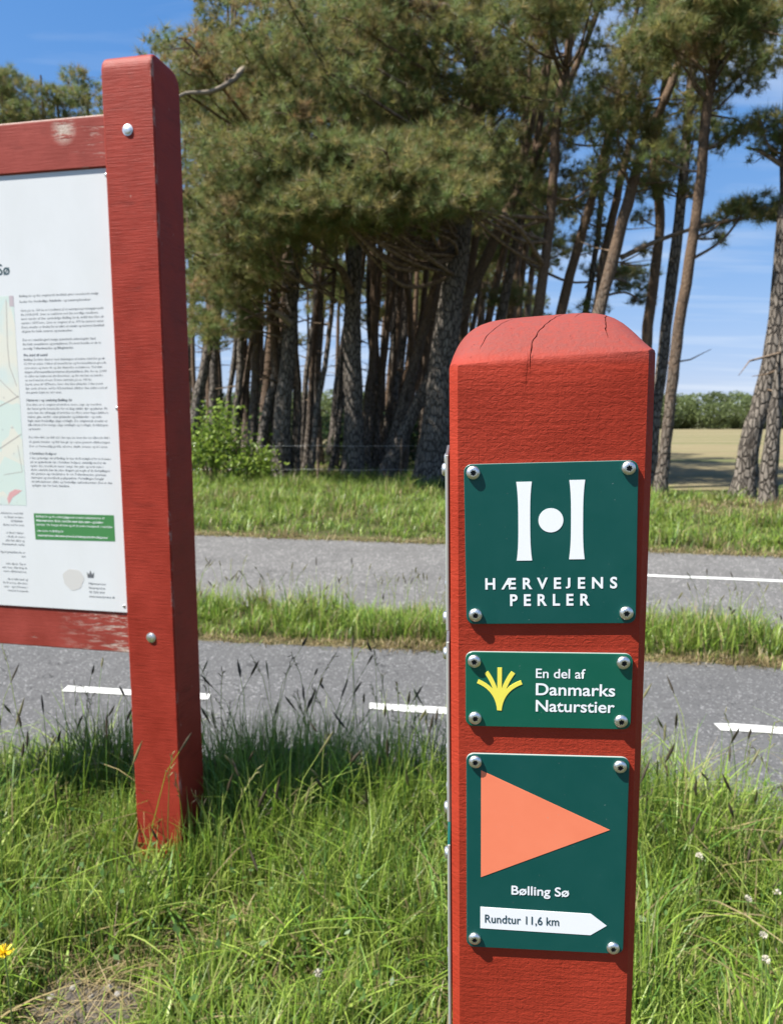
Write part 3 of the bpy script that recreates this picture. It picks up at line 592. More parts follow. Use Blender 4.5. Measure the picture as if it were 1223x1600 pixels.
for i, l in enumerate([', søkanterne, med skal', 'et. Benyt en kano-', 'til friluftsliv:', 'Båden ved for søen.', '', 'er åbent i vinter-', '- til alle de store i', 'eller hvis dalen og', 'fremvandrede retsler', '', 'kig på græsplænerne er', 'tørt.', '', 'selve dig an. Tag et', 'nat i teen, eller brug de', 'større affaldsstationer.', '', ', du er vidt rundt og', 'fra få en kop eller køre', 'søsti - også til brusen i', 'området besøgende.']):
    if l: letters(l, -0.352+0.002*math.sin(i*2.3), 1.1475-i*0.01235, CAPB, None, YT, M_INK, panel, 0.004, IT, 1, 1, right=True)
letters('Bølling Sø', -0.3445, 1.8675, 0.030, None, YT, M_NAVY, panel, 0.012, 0, 1.0, 6, right=True)

# ------------------------------------------------------------------ pine trees
def tuft_template(n, rng, L=1.15, w=0.055):
    """a shoot: n thin needle triangles spraying from the origin mostly toward +z"""
    d = rng.standard_normal((n, 3)); d[:, 2] = np.abs(d[:, 2])+0.25; d /= np.linalg.norm(d, axis=1)[:, None]
    s = np.cross(d, rng.standard_normal((n, 3))); s /= np.linalg.norm(s, axis=1)[:, None]
    l = L*rng.uniform(0.65, 1.1, n)[:, None]; o = rng.uniform(0, 0.35, (n, 1))*np.array([[0, 0, 1.0]])
    V = np.stack([o+s*w*0.5, o-s*w*0.5, o+d*l], 1); return V.reshape(-1, 3)
TUFTS = [tuft_template(30, RNG) for _ in range(6)]
def rand_rot(n, up, rng, spread=0.8):
    z = up+spread*rng.standard_normal((n, 3)); z /= np.linalg.norm(z, axis=1)[:, None]
    x = np.cross(z, rng.standard_normal((n, 3))); x /= np.linalg.norm(x, axis=1)[:, None]; return np.stack([x, np.cross(z, x), z], -1)
def tufts(acc, P, size, tint, rng, up=np.array([0, 0, 0.7]), spread=0.8):
    n = len(P); M = rand_rot(n, up, rng, spread); k = rng.integers(0, len(TUFTS), n)
    for t in range(len(TUFTS)):
        m = np.where(k == t)[0]
        if not len(m): continue
        T = TUFTS[t]; sz = (size*rng.uniform(0.7, 1.3, len(m)))[:, None, None]
        V = np.einsum('nij,vj->nvi', M[m], T)*sz+P[m][:, None, :]; nv = len(T)
        F_ = np.arange(len(m)*nv).reshape(-1, 3)
        acc.add(V.reshape(-1, 3), F_, np.repeat(tint[m], nv, 0))
GREENS = 1.12*np.array([[0.155, 0.160, 0.048], [0.190, 0.175, 0.060], [0.125, 0.165, 0.054], [0.215, 0.178, 0.072], [0.140, 0.172, 0.062]])
BROWNS = np.array([[0.26, 0.175, 0.080], [0.22, 0.165, 0.08], [0.29, 0.185, 0.085]])
def pad(leaf, wood, c, rx, rz, n, rng, tone, size=0.17, start=None, rl=0.035):
    """a flat spray of shoots round centre c, with the limb that carries it"""
    if start is not None:
        s = np.array(start); c = np.array(c); d = c-s; m = s+d*0.45+np.array([0, 0, -0.12*np.linalg.norm(d)*rng.uniform(0.1, 1.1)])+rng.standard_normal(3)*0.12*np.linalg.norm(d)*0.6
        pts = [np.array(p) for p in catmull([s, m, c, c+d*0.12], 4)]; K = len(pts)
        V_, F_ = tube_arrays(pts, np.linspace(rl, 0.010, K), 5, 0.05, rng); wood.add(V_, F_)
    u = rng.standard_normal((n, 3)); u /= np.linalg.norm(u, axis=1)[:, None]; r = rng.uniform(0.15, 1, n)**0.5
    lob = 1+0.35*np.sin(np.arctan2(u[:, 1], u[:, 0])*3+rng.uniform(0, 6))
    P = np.array(c)+u*r[:, None]*np.stack([rx*lob, rx*lob, np.full(n, rz)], 1); P[:, 2] -= 0.12*((P[:, 0]-c[0])**2+(P[:, 1]-c[1])**2)/rx
    g = GREENS[rng.integers(0, len(GREENS), n)]*rng.uniform(0.75, 1.2, (n, 1))
    hot = np.array(c)+u[0]*rx*0.6; br = (np.linalg.norm(P-hot, axis=1) < rx*0.75*min(1, 2.2*tone)+0.02) & (rng.uniform(0, 1, n) < 0.8); g[br] = BROWNS[rng.integers(0, 3, br.sum())]
    tufts(leaf, P, size, g, rng)
    for k in range(max(3, n//22)):          # twigs
        e = P[rng.integers(0, n)]; a = np.array(c)+(e-np.array(c))*0.1; m = (a+e)/2+rng.standard_normal(3)*0.05
        V_, F_ = tube_arrays([a, m, e], [0.011, 0.008, 0.004], 3, 0, rng); wood.add(V_, F_)

TREES = []
def pine(path, rads, label, orange=4.0, group=None, nseg=11, mm=5, stubs=5, seed=0):
    """path: world points from the ground up"""
    rng = np.random.default_rng(seed+100); base = Vector(path[0]); base.z = gz(base.y)
    P = catmull(path, mm); n = len(P); tt = np.linspace(0, 1, n); rad = np.interp(tt, np.linspace(0, 1, len(rads)), rads)
    P = [p+Vector((rng.normal()*0.008, rng.normal()*0.008, 0)) if 0 < i < n-1 else p for i, p in enumerate(P)]
    zz = np.array([p.z for p in P])-base.z; rad = rad*(1+0.35*np.exp(-np.clip(zz, 0, None)/0.35))
    P = [Vector((base.x, base.y, base.z-0.3))]+P; rad = np.r_[rad[0]*1.15, rad]
    L = [p-base for p in P]
    t = thing('pine_tree', label, 'pine tree', base, group=group)
    V_, F_ = tube_arrays(L, rad, nseg, 0.045, rng); tr = obj('trunk', np_mesh('trunk', V_, F_, smooth=True), M_BARK, t); tr['orange'] = orange
    wood, leaf = Acc(), Acc()
    for _ in range(stubs):                 # dead stubs and thin bare branches
        i = rng.integers(int(n*0.25), max(int(n*0.25)+1, n-2)); a = np.array(L[i]); az = rng.uniform(0, 6.28); l = rng.uniform(0.25, 1.5)
        d = np.array([math.cos(az), math.sin(az), rng.uniform(-0.35, 0.4)])*l
        V_, F_ = tube_arrays([a, a+d*0.5+rng.standard_normal(3)*0.06, a+d+rng.standard_normal(3)*0.1], [0.022, 0.014, 0.005], 4, 0, rng); wood.add(V_, F_)
    r = dict(t=t, base=np.array(base), L=np.array([tuple(p) for p in L]), rad=rad, wood=wood, leaf=leaf, rng=rng); TREES.append(r); return r
def attach(tree, c, rx, rz, n, tone, size=0.17, drop=None):
    c = np.array(c)-tree['base']; L = tree['L']; rng = tree['rng']
    zt = c[2]-(drop if drop is not None else rng.uniform(0.0, 0.7)); i = int(np.argmin(np.abs(L[:, 2]-zt))); s = L[i]
    rl = float(np.clip(0.016+0.010*np.linalg.norm(c-s), 0.015, tree['rad'][i]*0.6+0.005)); pad(tree['leaf'], tree['wood'], c, rx, rz, n, rng, tone, size, s, rl)

# hero trunks: pixel track in the photograph, distance, trunk widths in pixels
def hero(track, Y, wpx, label, H=12.5, orange=4.0, lean=0.0, group=None, stubs=5, seed=0):
    pts = []
    for i, (u, v) in enumerate(track): pts.append(at(u, v, Y+lean*i))
    b = pts[0]; pts[0] = Vector((b.x, Y, gz(Y)))
    rads = [w*0.5*Y/F_PX for w in wpx]; d = (pts[-1]-pts[-2]).normalized()
    while pts[-1].z < H-0.3:
        k = min(2.0, (H-pts[-1].z)); d = (d+Vector((random.uniform(-.08, .08), random.uniform(-.08, .08), 0.10))).normalized(); pts.append(pts[-1]+d*max(k, 0.5)/max(d.z, 0.5)); rads.append(max(0.02, rads[-1]*0.72))
    return pine(pts, rads, label, orange, group, seed=seed, stubs=stubs)
G1 = 'pines along the front edge of the grove'
hero([(676, 752), (684, 650), (695, 546), (714, 400), (735, 250), (750, 130), (760, 20)], 16.3, [58, 46, 41, 36, 29, 23, 20], 'thickest old pine with stout grey trunk at the edge of the grove', 13.5, 7.0, seed=1)
hero([(553, 744), (552, 640), (550, 528), (551, 456), (556, 366), (560, 250)], 17.6, [36, 30, 28, 25, 20, 15], 'upright dark grey pine with one arched dead bough on its trunk', 13, 8, seed=2)
hero([(438, 737), (443, 640), (451, 553), (457, 456), (462, 380), (468, 250)], 17.8, [30, 26, 23, 20, 17, 13], 'pale grey pine beside the leafy bush with a snapped whitish limb', 13, 7, seed=3)
hero([(600, 744), (632, 675), (672, 589), (712, 505), (748, 430), (795, 325), (850, 215)], 17.4, [26, 21, 18, 17, 17, 15, 12], 'pine leaning strongly over to one side across the thick trunk', 12, 4.5, seed=4)
hero([(603, 744), (622, 660), (640, 600), (655, 540), (674, 470), (688, 395), (700, 300)], 17.9, [22, 18, 17, 16, 14, 12, 10], 'slim bent pine sharing its foot with the strongly leaning one', 12.5, 3.5, seed=5)
hero([(630, 738), (637, 660), (643, 600), (642, 531), (634, 420), (628, 377), (614, 352)], 19.5, [11, 11, 10, 10, 10, 9, 8], 'slender pine with bright orange bark and a crooked top', 9.0, 1.2, seed=6)
hero([(574, 742), (571, 654), (580, 575), (584, 510), (583, 420), (582, 352), (581, 280)], 19.0, [13, 12, 11, 11, 10, 10, 9], 'slender straight pine with orange brown bark beside the arched bough', 12.5, 3.0, seed=7)
GL = 'slender pines near the front of the grove'; LL = 'slender pine between the thickest old trunk and the red post'
SL = ['thin pine pole leaning slightly between the pale grey and the upright dark pine', 'thinnest short pine close beside the upright dark grey one', 'dark leaning pine rising just behind the bright green bush', 'dark upright slender pine behind the leafy bush',
      'pinkish brown slender pine rising out of the leafy bush', 'very thin pine behind the taller leafy bush', 'straight slender pine over the edge of the leafy bush', 'leaning pine at the end of the grove beside the red board post',
      'thin pine tucked behind the foot of the strongly leaning one', 'thin straight pine behind the slender orange barked one', 'thin pine set back between the pale grey pine and its neighbour', 'slim dark pine hugging the thickest old trunk']
for k, (tr, Y, w) in enumerate([([(485, 744), (496, 636), (510, 560), (517, 492), (524, 400)], 17.5, [9, 9, 8, 7, 6]), ([(514, 740), (528, 675), (540, 600), (552, 520)], 18.5, [8, 7, 7, 6]),
        ([(403, 735), (415, 660), (427, 603), (440, 540), (455, 470)], 18.6, [18, 16, 14, 12, 10]), ([(391, 730), (396, 650), (399, 582), (404, 474), (408, 380)], 19.2, [15, 14, 13, 12, 10]),
        ([(366, 733), (369, 660), (375, 582), (377, 510), (383, 430)], 19.4, [13, 12, 11, 11, 9]), ([(352, 730), (357, 636), (366, 560), (374, 470)], 21, [9, 8, 8, 7]),
        ([(334, 732), (334, 640), (336, 531), (340, 430)], 19.8, [15, 14, 13, 11]), ([(298, 735), (304, 660), (314, 600), (330, 520)], 18.8, [20, 18, 16, 13]),
        ([(590, 738), (606, 650), (618, 560), (625, 470), (633, 360)], 21, [11, 10, 9, 9, 8]), ([(612, 738), (622, 640), (628, 560), (640, 450)], 22, [10, 10, 9, 8]),
        ([(470, 735), (475, 640), (484, 540), (500, 430)], 22, [10, 9, 8, 7]), ([(655, 735), (662, 640), (668, 540), (690, 420), (705, 300)], 20, [13, 12, 11, 10, 8])]):
    hero(tr, Y, w, SL[k], 12.5+0.7*math.sin(k*2), random.choice([3.0, 5.0, 6.5]), group=GL, stubs=7, seed=20+k)
hero([(802, 745), (818, 620), (841, 486), (862, 308), (870, 178), (886, 87)], 15.2, [20, 18, 16, 14, 13, 12], 'tall dark brown pine behind the red post, next to the pale tan one', 13, 2.0, seed=40)
hero([(838, 745), (856, 610), (876, 486), (914, 347), (941, 245), (965, 150)], 16.2, [19, 17, 16, 13, 11, 9], 'slim pale tan pine tilting toward the field behind the red post top', 12.5, 1.0, seed=41)
hero([(895, 748), (914, 610), (937, 482), (973, 340), (997, 257), (1024, 186), (1064, 87)], 14.2, [24, 21, 19, 17, 15, 13, 12], 'sturdy pine tilting toward the field with orange upper trunk behind the red post', 12, 4.0, seed=42)
hero([(905, 745), (925, 590), (938, 440), (949, 371), (973, 268), (1000, 150)], 17.0, [17, 15, 14, 13, 12, 10], 'grey pine standing close behind the sturdy orange topped one', 13, 5.0, seed=43)
hero([(872, 745), (892, 610), (914, 486), (933, 375), (945, 257), (961, 178)], 18.0, [11, 10, 9, 9, 8, 8], 'very thin dark pine between the pale tan and the sturdy pine', 12.5, 7.0, seed=44)
hero([(995, 765), (1003, 640), (1012, 509), (1030, 355), (1022, 257), (1034, 160)], 15.6, [18, 17, 16, 14, 13, 11], 'knobbly tan pine with an S shaped bend beside the post shoulder', 12, 2.5, seed=45)
hero([(1012, 768), (1024, 640), (1040, 513), (1064, 308), (1076, 158)], 14.8, [20, 18, 17, 15, 13], 'dark straight pine directly beside the brown outermost trunk of the grove', 12.5, 7.5, seed=46)
hero([(1031, 775), (1045, 640), (1060, 513), (1087, 336), (1103, 178), (1115, 91)], 13.3, [19, 17, 17, 15, 14, 12], 'brown pine at the open field end of the grove, orange toward the top', 12, 2.5, seed=47)
hero([(1157, 781), (1174, 681), (1199, 587), (1217, 462), (1226, 330), (1232, 180)], 12.8, [34, 29, 27, 25, 22, 18], 'stout curved pine with scaly grey bark standing alone by the field', 11.5, 6.5, seed=48)
hero([(1197, 792), (1206, 681), (1222, 575), (1236, 440), (1246, 300)], 11.75, [25, 22, 20, 18, 16], 'dark shaded pine right behind the stout scaly one', 11, 8.0, seed=49)
hero([(755, 745), (768, 620), (785, 490), (807, 375), (833, 250)], 17.5, [16, 15, 14, 12, 10], LL, 12.5, 6.0, group=GL, seed=50)
hero([(735, 745), (750, 620), (764, 494), (790, 380), (820, 250)], 19, [13, 12, 12, 11, 9], LL, 12.5, 4.0, group=GL, seed=51)
hero([(800, 745), (806, 600), (812, 480), (825, 360), (850, 240)], 20, [10, 9, 8, 8, 7], LL, 12, 3.0, group=GL, seed=52)
GT = 'thin crossing poles among the front pines'; LT = 'thin crooked young pine crossing between the front trunks of the grove'
rt = random.Random(61)
for k in range(15):
    u = rt.uniform(300, 660); d = rt.uniform(-0.10, 0.22); Y = rt.uniform(18.2, 21.5); v0_ = 735
    hero([(u, v0_), (u+d*110+rt.uniform(-5, 5), 625), (u+d*230+rt.uniform(-8, 8), 505), (u+d*330, 405), (u+d*420, 315)], Y, [rt.uniform(8, 12), 9, 8, 7, 5], LT, rt.uniform(8, 11), rt.choice([1.5, 3, 6]), group=GT, stubs=10, seed=70+k)
NH = len(TREES)
# trees deeper in the grove
GB = 'pines deep inside the grove'; LB = 'pine deep inside the grove, half hidden behind the front trunks'
r = random.Random(11); spots = []
while len(spots) < 66:
    Y = r.uniform(20.5, 46); q = r.uniform(-0.29, 0.17); X = q*Y
    if all(abs(X-a)+abs(Y-b) > 1.3 for a, b in spots): spots.append((X, Y))
for k, (X, Y) in enumerate(spots):
    H = r.uniform(11, 13.5); lx = r.uniform(-0.3, 1.6); R0 = r.uniform(0.08, 0.18); z0 = gz(Y)
    pts = [(X, Y, z0), (X+lx*0.2+r.uniform(-.06, .06), Y, z0+H*0.25), (X+lx*0.5+r.uniform(-.1, .1), Y, z0+H*0.5), (X+lx*0.8, Y, z0+H*0.75), (X+lx, Y, z0+H)]
    pine(pts, [R0, R0*0.85, R0*0.7, R0*0.5, 0.03], LB, r.choice([2, 4, 6]), GB, nseg=8, mm=3, stubs=9, seed=200+k)
NB_ = len(TREES)
GW = 'pines of the grove beyond the information board'; LW = 'pine in the far row of trees behind the information board'
for k in range(13):
    Y = r.uniform(25, 31); X = (-0.62+0.025*k)*Y; H = 1.45+Y*r.uniform(0.405, 0.44); z0 = gz(Y)
    pts = [(X, Y, z0), (X+0.1, Y, z0+H*0.4), (X+r.uniform(-.3, .5), Y, z0+H)]; pine(pts, [0.18, 0.14, 0.03], LW, 4, GW, nseg=7, mm=4, stubs=4, seed=300+k)

# foliage of the front trees, spread over the space the crowns fill
def in_poly(p, poly):
    c = False; n = len(poly)
    for i in range(n):
        a, b = poly[i], poly[(i+1) % n]
        if (a[1] > p[1]) != (b[1] > p[1]) and p[0] < (b[0]-a[0])*(p[1]-a[1])/(b[1]-a[1])+a[0]: c = not c
    return c
def nearest(pt):
    best = None
    for t in TREES[:NH]:
        L = t['L']+t['base']; i = int(np.argmin(np.abs(L[:, 2]-(pt.z-0.4)))); d = math.hypot(L[i, 0]-pt.x, L[i, 1]-pt.y)+max(0, pt.z-L[-1, 2])*1.5
        if best is None or d < best[0]: best = (d, t)
    return best
rp = random.Random(21)
def fill(poly, n, Ya, Yb, tone=0.1, rx=(0.55, 1.0), nt=130, size=0.17):
    x0, x1 = min(p[0] for p in poly), max(p[0] for p in poly); y0, y1 = min(p[1] for p in poly), max(p[1] for p in poly); k = 0; tries = 0
    while k < n and tries < 20000:
        tries += 1; u, v = rp.uniform(x0, x1), rp.uniform(y0, y1)
        if not in_poly((u, v), poly): continue
        Y = rp.uniform(Ya, Yb); p = at(u, v, Y); d, t = nearest(p)
        if d > 4.5: continue
        w = rp.uniform(*rx); tn = rp.choice([0, 0, 0, 0.12, 0.2, 0.45])*tone/0.13; attach(t, p, w, w*rp.uniform(0.30, 0.5), int(nt*(w/0.8)**1.6), min(0.8, tn), size); k += 1
fill([(285, 95), (345, 20), (540, 10), (740, 0), (745, 330), (680, 330), (600, 345), (500, 370), (420, 430), (300, 460), (290, 300), (283, 160)], 140, 13.5, 20, 0.16, nt=100)
fill([(330, 0), (740, -60), (1180, -50), (1190, 40), (1130, 110), (1040, 95), (960, 140), (880, 150), (740, 60), (420, 40)], 60, 13, 18, 0.14, nt=95)
fill([(290, 215), (745, 215), (745, 310), (600, 335), (300, 330)], 26, 13.2, 15.0, 0.05, nt=130)
fill([(740, 60), (960, 140), (980, 250), (900, 330), (830, 290), (745, 320)], 24, 15, 20, 0.14, nt=95)
fill([(290, 380), (420, 390), (400, 500), (330, 530), (292, 520)], 15, 15.5, 19, 0.15, (0.45, 0.8), 120)
fill([(1000, -10), (1190, -10), (1195, 70), (1110, 95), (1000, 90)], 16, 12.2, 13.2, 0.1, (0.45, 0.7), 100)
fill([(300, 235), (745, 235), (735, 320), (600, 340), (310, 335)], 16, 12.4, 13.8, 0.03, nt=120)
fill([(960, 90), (1120, 100), (1100, 260), (1010, 300), (950, 230)], 22, 13.5, 16, 0.1, (0.35, 0.6), 90)
fill([(380, 70), (440, 80), (430, 170), (385, 140)], 5, 15.0, 16.2, 0.1, (0.5, 0.7), 110)
fill([(740, 330), (830, 290), (990, 330), (1010, 470), (930, 490), (760, 490)], 12, 17, 24, 0.05, (0.35, 0.65), 80)
def by_label(s): return [t for t in TREES if s in t['t']['label']][0]
tS = by_label('sturdy pine tilting'); tE = by_label('brown pine at the open'); tR = by_label('stout curved'); tD = by_label('dark shaded'); tK = by_label('knobbly'); tG = by_label('grey pine standing')
for u, v, Y, rx, n, t, dr in [(1140, 333, 13.9, 0.40, 60, tE, 0.6), (1165, 326, 13.6, 0.45, 80, tE, 0.8), (1195, 322, 13.3, 0.5, 90, tR, 0.3), (1222, 330, 13, 0.5, 90, tR, 0.3), (1105, 352, 14.2, 0.35, 36, tE, 0.4), (1120, 372, 14.2, 0.3, 24, tE, 0.3),
        (1188, 190, 12.6, 0.42, 60, tR, 0.4), (1215, 200, 12.6, 0.5, 80, tR, 0.4), (1205, 232, 12.8, 0.4, 45, tR, 0.4), (1150, 205, 13.2, 0.35, 36, tE, 0.3), (1128, 225, 13.4, 0.4, 40, tE, 0.3),
        (1150, 60, 13.4, 0.8, 130, tE, 0.6), (1180, 95, 13.2, 0.5, 70, tE, 0.5), (1185, 25, 13.2, 0.7, 120, tE, 0.6), (1110, 150, 13.6, 0.5, 60, tE, 0.5), (1160, 130, 13.3, 0.45, 50, tE, 0.4), (1060, 260, 15, 0.4, 40, tK, 0.4), (1050, 225, 15, 0.5, 60, tK, 0.4),
        (985, 445, 18.5, 0.45, 90, tG, 0.3), (970, 425, 18.5, 0.35, 60, tG, 0.3), (1000, 470, 18.5, 0.35, 50, tG, 0.2), (1075, 300, 14.6, 0.3, 30, tE, 0.3), (1000, 340, 16, 0.35, 30, tK, 0.3), (1010, 390, 17, 0.3, 26, tG, 0.2), (1225, -30, 12, 1.0, 120, tR, 0.5), (1240, 80, 12, 0.7, 90, tD, 0.5)]:
    attach(t, at(u, v, Y), rx, rx*0.38, n, 0.05, 0.15, dr)
# crowns above the picture and of the deeper trees
for t in TREES[:NH]:
    L = t['L']+t['base']; top = L[-1]
    for k in range(2):
        a = t['rng'].uniform(0, 6.28); d = t['rng'].uniform(0.2, 0.9); attach(t, (top[0]+d*math.cos(a), top[1]+d*math.sin(a), top[2]-t['rng'].uniform(-0.2, 1.4)), 0.6, 0.3, 28, 0.03, 0.2)
for t in TREES[NH:]:
    L = t['L']+t['base']; top = L[-1]; H = top[2]-t['base'][2]; wide = t in TREES[NB_:]
    for k in range(13 if wide else 9):
        f = t['rng'].uniform(0.0, 0.42 if k < 8 else 0.6); a = t['rng'].uniform(0, 6.28); d = t['rng'].uniform(0.3, 0.7+3.0*min(f, 0.4)); i = int(np.argmin(np.abs(L[:, 2]-(top[2]-f*H)))); c = L[i]
        attach(t, (c[0]+d*math.cos(a), c[1]+d*math.sin(a), top[2]-f*H), 0.75, 0.34, 80, 0.10, 0.22)
# explicit boughs that read in the photograph
def bough(t, pts, r0, r1, name='branch', mat=None, label=None):
    P = [p-Vector(t['base']) for p in catmull(pts, 5)]
    V_, F_ = tube_arrays(P, np.linspace(r0, r1, len(P)), 7, 0.06); o = obj(name, np_mesh(name, V_, F_, smooth=True), mat or M_TWIG, t['t'])
    if label: o['label'] = label
tA = by_label('arched dead bough'); tP = by_label('pale grey pine'); tT = by_label('thickest old')
bough(tA, [at(551, 460, 17.5), at(535, 425, 17.2), at(515, 410, 17), at(494, 411, 16.9), at(482, 420, 16.9)], 0.10, 0.025, label='arched dead bough')
M_PALE = flat('bare pale wood', (0.24, 0.195, 0.145), 0.85)
bough(tP, [at(453, 505, 17.6), at(440, 494, 17.2), at(428, 487, 17)], 0.085, 0.06, mat=M_PALE, label='snapped whitish limb')
bough(tP, [at(428, 487, 17), at(405, 491, 16.9), at(380, 500, 16.9), at(355, 515, 17)], 0.05, 0.015)
bough(tP, [at(460, 200, 17.6), at(415, 140, 16.2), at(384, 108, 15.4), at(365, 125, 14.9), at(330, 143, 14.6), at(290, 146, 14.5), at(270, 160, 14.4)], 0.075, 0.022, mat=M_PALE, label='pale bare limb reaching past the red board post')
bough(tS, [at(969, 403, 14.25), at(990, 393, 14.2), at(1016, 381, 14.1), at(1060, 364, 14), at(1110, 350, 13.8), at(1150, 343, 13.6), at(1180, 335, 13.5)], 0.055, 0.022, label='long bare limb with foliage only at its end')
bough(tR, [at(1228, 262, 12.8), at(1205, 248, 12.8), at(1185, 236, 12.8), at(1165, 230, 12.9)], 0.05, 0.015)
bough(tS, [at(969, 412, 14.2), at(1000, 415, 14.4), at(1030, 410, 14.6)], 0.02, 0.008)
bough(tT, [at(748, 150, 16.3), at(715, 30, 15.2), at(660, 10, 14.6), at(610, -5, 14.2)], 0.12, 0.06)
bough(tT, [at(733, 270, 16.2), at(700, 330, 15.4), at(660, 352, 14.8), at(600, 345, 14.4)], 0.06, 0.02)
for t in TREES:
    if t['wood'].V: obj('branches', t['wood'].mesh('branches', True), M_TWIG, t['t'], kind='stuff')
    if t['leaf'].V: obj('crown', t['leaf'].mesh('crown'), M_NEEDLE, t['t'], kind='stuff')

# ------------------------------------------------------------------ shrubs
def leaf_quads(P, size, rng, tint, up=0.6):
    n = len(P); M = rand_rot(n, np.array([0, 0, up]), rng, 0.8); s = size*rng.uniform(0.6, 1.3, n)
    T = np.array([[0, -0.5, 0], [0.32, 0, 0.06], [0, 0.55, 0], [-0.32, 0, 0.06]]); V_ = np.einsum('nij,vj->nvi', M, T)*s[:, None, None]+P[:, None, :]
    return V_.reshape(-1, 3), np.arange(4*n).reshape(-1, 4), np.repeat(tint, 4, 0)
def shrub(base, h, w, n, label, group=None, cols=((0.17, 0.25, 0.035), (0.23, 0.31, 0.05), (0.12, 0.19, 0.03)), size=0.10, seed=0, cat='shrub', name='leafy_shrub'):
    rng = np.random.default_rng(seed+900); t = thing(name, label, cat, base, group=group); wood, leaf = Acc(), Acc(); ends = []
    for k in range(max(7, int(9*w))):
        a = rng.uniform(0, 6.28); d = w*0.5*rng.uniform(0.2, 1); z = h*rng.uniform(0.45, 1.0)*(1-0.35*(d/(w*0.5))**2); e = np.array([d*math.cos(a), d*math.sin(a), z])
        V_, F_ = tube_arrays([[0.1*math.cos(a), 0.1*math.sin(a), -0.1], e*np.array([.5, .5, .55]), e], [0.018, 0.012, 0.004], 4, 0, rng); wood.add(V_, F_); ends += [e, e*0.75, e*np.array([0.8, 0.8, 0.5])]
    E_ = np.array(ends); P = E_[rng.integers(0, len(E_), n)]+rng.standard_normal((n, 3))*np.array([0.16, 0.16, 0.12])*max(0.8, w*0.55); P[:, 2] = np.abs(P[:, 2])+0.03
    c = np.array(cols)[rng.integers(0, len(cols), n)]*rng.uniform(0.75, 1.2, (n, 1))
    leaf.add(*leaf_quads(P, size, rng, c)); obj('stems', wood.mesh('stems', True), M_TWIG, t, kind='stuff'); obj('foliage', leaf.mesh('foliage'), M_LEAF, t, kind='stuff'); return t
shrub((-4.15, 16.8, gz(16.8)), 1.9, 2.0, 2000, 'bright green leafy bush at the foot of the grove beside the pale pine', seed=1)
shrub((-3.35, 16.5, gz(16.5)), 0.95, 1.5, 1200, 'low bright green bush spilling out from the taller one', seed=2)
r = random.Random(5)
for k in range(34):
    Y = r.uniform(23, 44); X = r.uniform(-0.36, 0.16)*Y
    shrub((X, Y, gz(Y)), r.uniform(1.5, 2.8), r.uniform(2.2, 4.0), 1100, 'dark green undergrowth bush deep among the pine trunks', 'undergrowth bushes in the grove', ((0.035, 0.07, 0.02), (0.05, 0.09, 0.025), (0.03, 0.055, 0.02)), 0.16, 10+k)
# far wood behind the field: reads as one mass
rng = np.random.default_rng(77); P = []; C = []
for k in range(150):
    x = -170+k*2.6+rng.uniform(-1.5, 1.5); y = 236+rng.uniform(0, 14)+0.03*abs(x); h = rng.uniform(11.2, 12.4)+0.3*math.sin(k*0.35); w = rng.uniform(5.0, 7.0)
    if k % 3 == 0: y -= 6; h *= 0.72
    n = 1500; u = rng.standard_normal((n, 3)); u /= np.linalg.norm(u, axis=1)[:, None]; u[:, 1] = -np.abs(u[:, 1])
    P.append(np.array([x, y, gz(y)+h*0.5])+u*np.array([w, w, h*0.5])*rng.uniform(0.82, 1.05, (n, 1))); C.append(np.array([[0.120, 0.150, 0.056]])*rng.uniform(0.8, 1.25)*rng.uniform(0.75, 1.25, (n, 1)))
P = np.concatenate(P); C = np.concatenate(C); V_, F_, T_ = leaf_quads(P, 0.8, rng, C, 0.5)
obj('far_wood', np_mesh('far_wood', V_, F_, T_), M_LEAF, kind='stuff', label='dark green wood along the far side of the field', category='wood')

# ------------------------------------------------------------------ wire fence in front of the grove
wf = thing('wire_fence', 'thin wire fence on slim wooden posts in front of the grove', 'fence', (-5.5, 17.1, gz(17.1)))
for k in range(6):
    V_, F_ = tube_arrays([(k*1.9, -0.12*k, -0.3), (k*1.9+0.02, -0.12*k, 0.4), (k*1.9+0.03, -0.12*k, 1.0)], [0.032, 0.031, 0.03], 7, 0.04); V_ = np.r_[V_, [V_[-7:].mean(0)]]
    q = np.array([[14+i, 14+(i+1) % 7, 21] for i in range(7)]); obj('fence_post', np_mesh('fence_post', V_, [F_, q]), M_TWIG, wf)
for z in (0.28, 0.82):
    for k in range(5):
        V_, F_ = tube_arrays([(k*1.9, -0.12*k-0.033, z), (k*1.9+0.95, -0.12*k-0.093, z-0.015), (k*1.9+1.9, -0.12*k-0.153, z)], [0.003]*3, 4); obj('wire', np_mesh('wire', V_, F_), M_STEEL, wf)

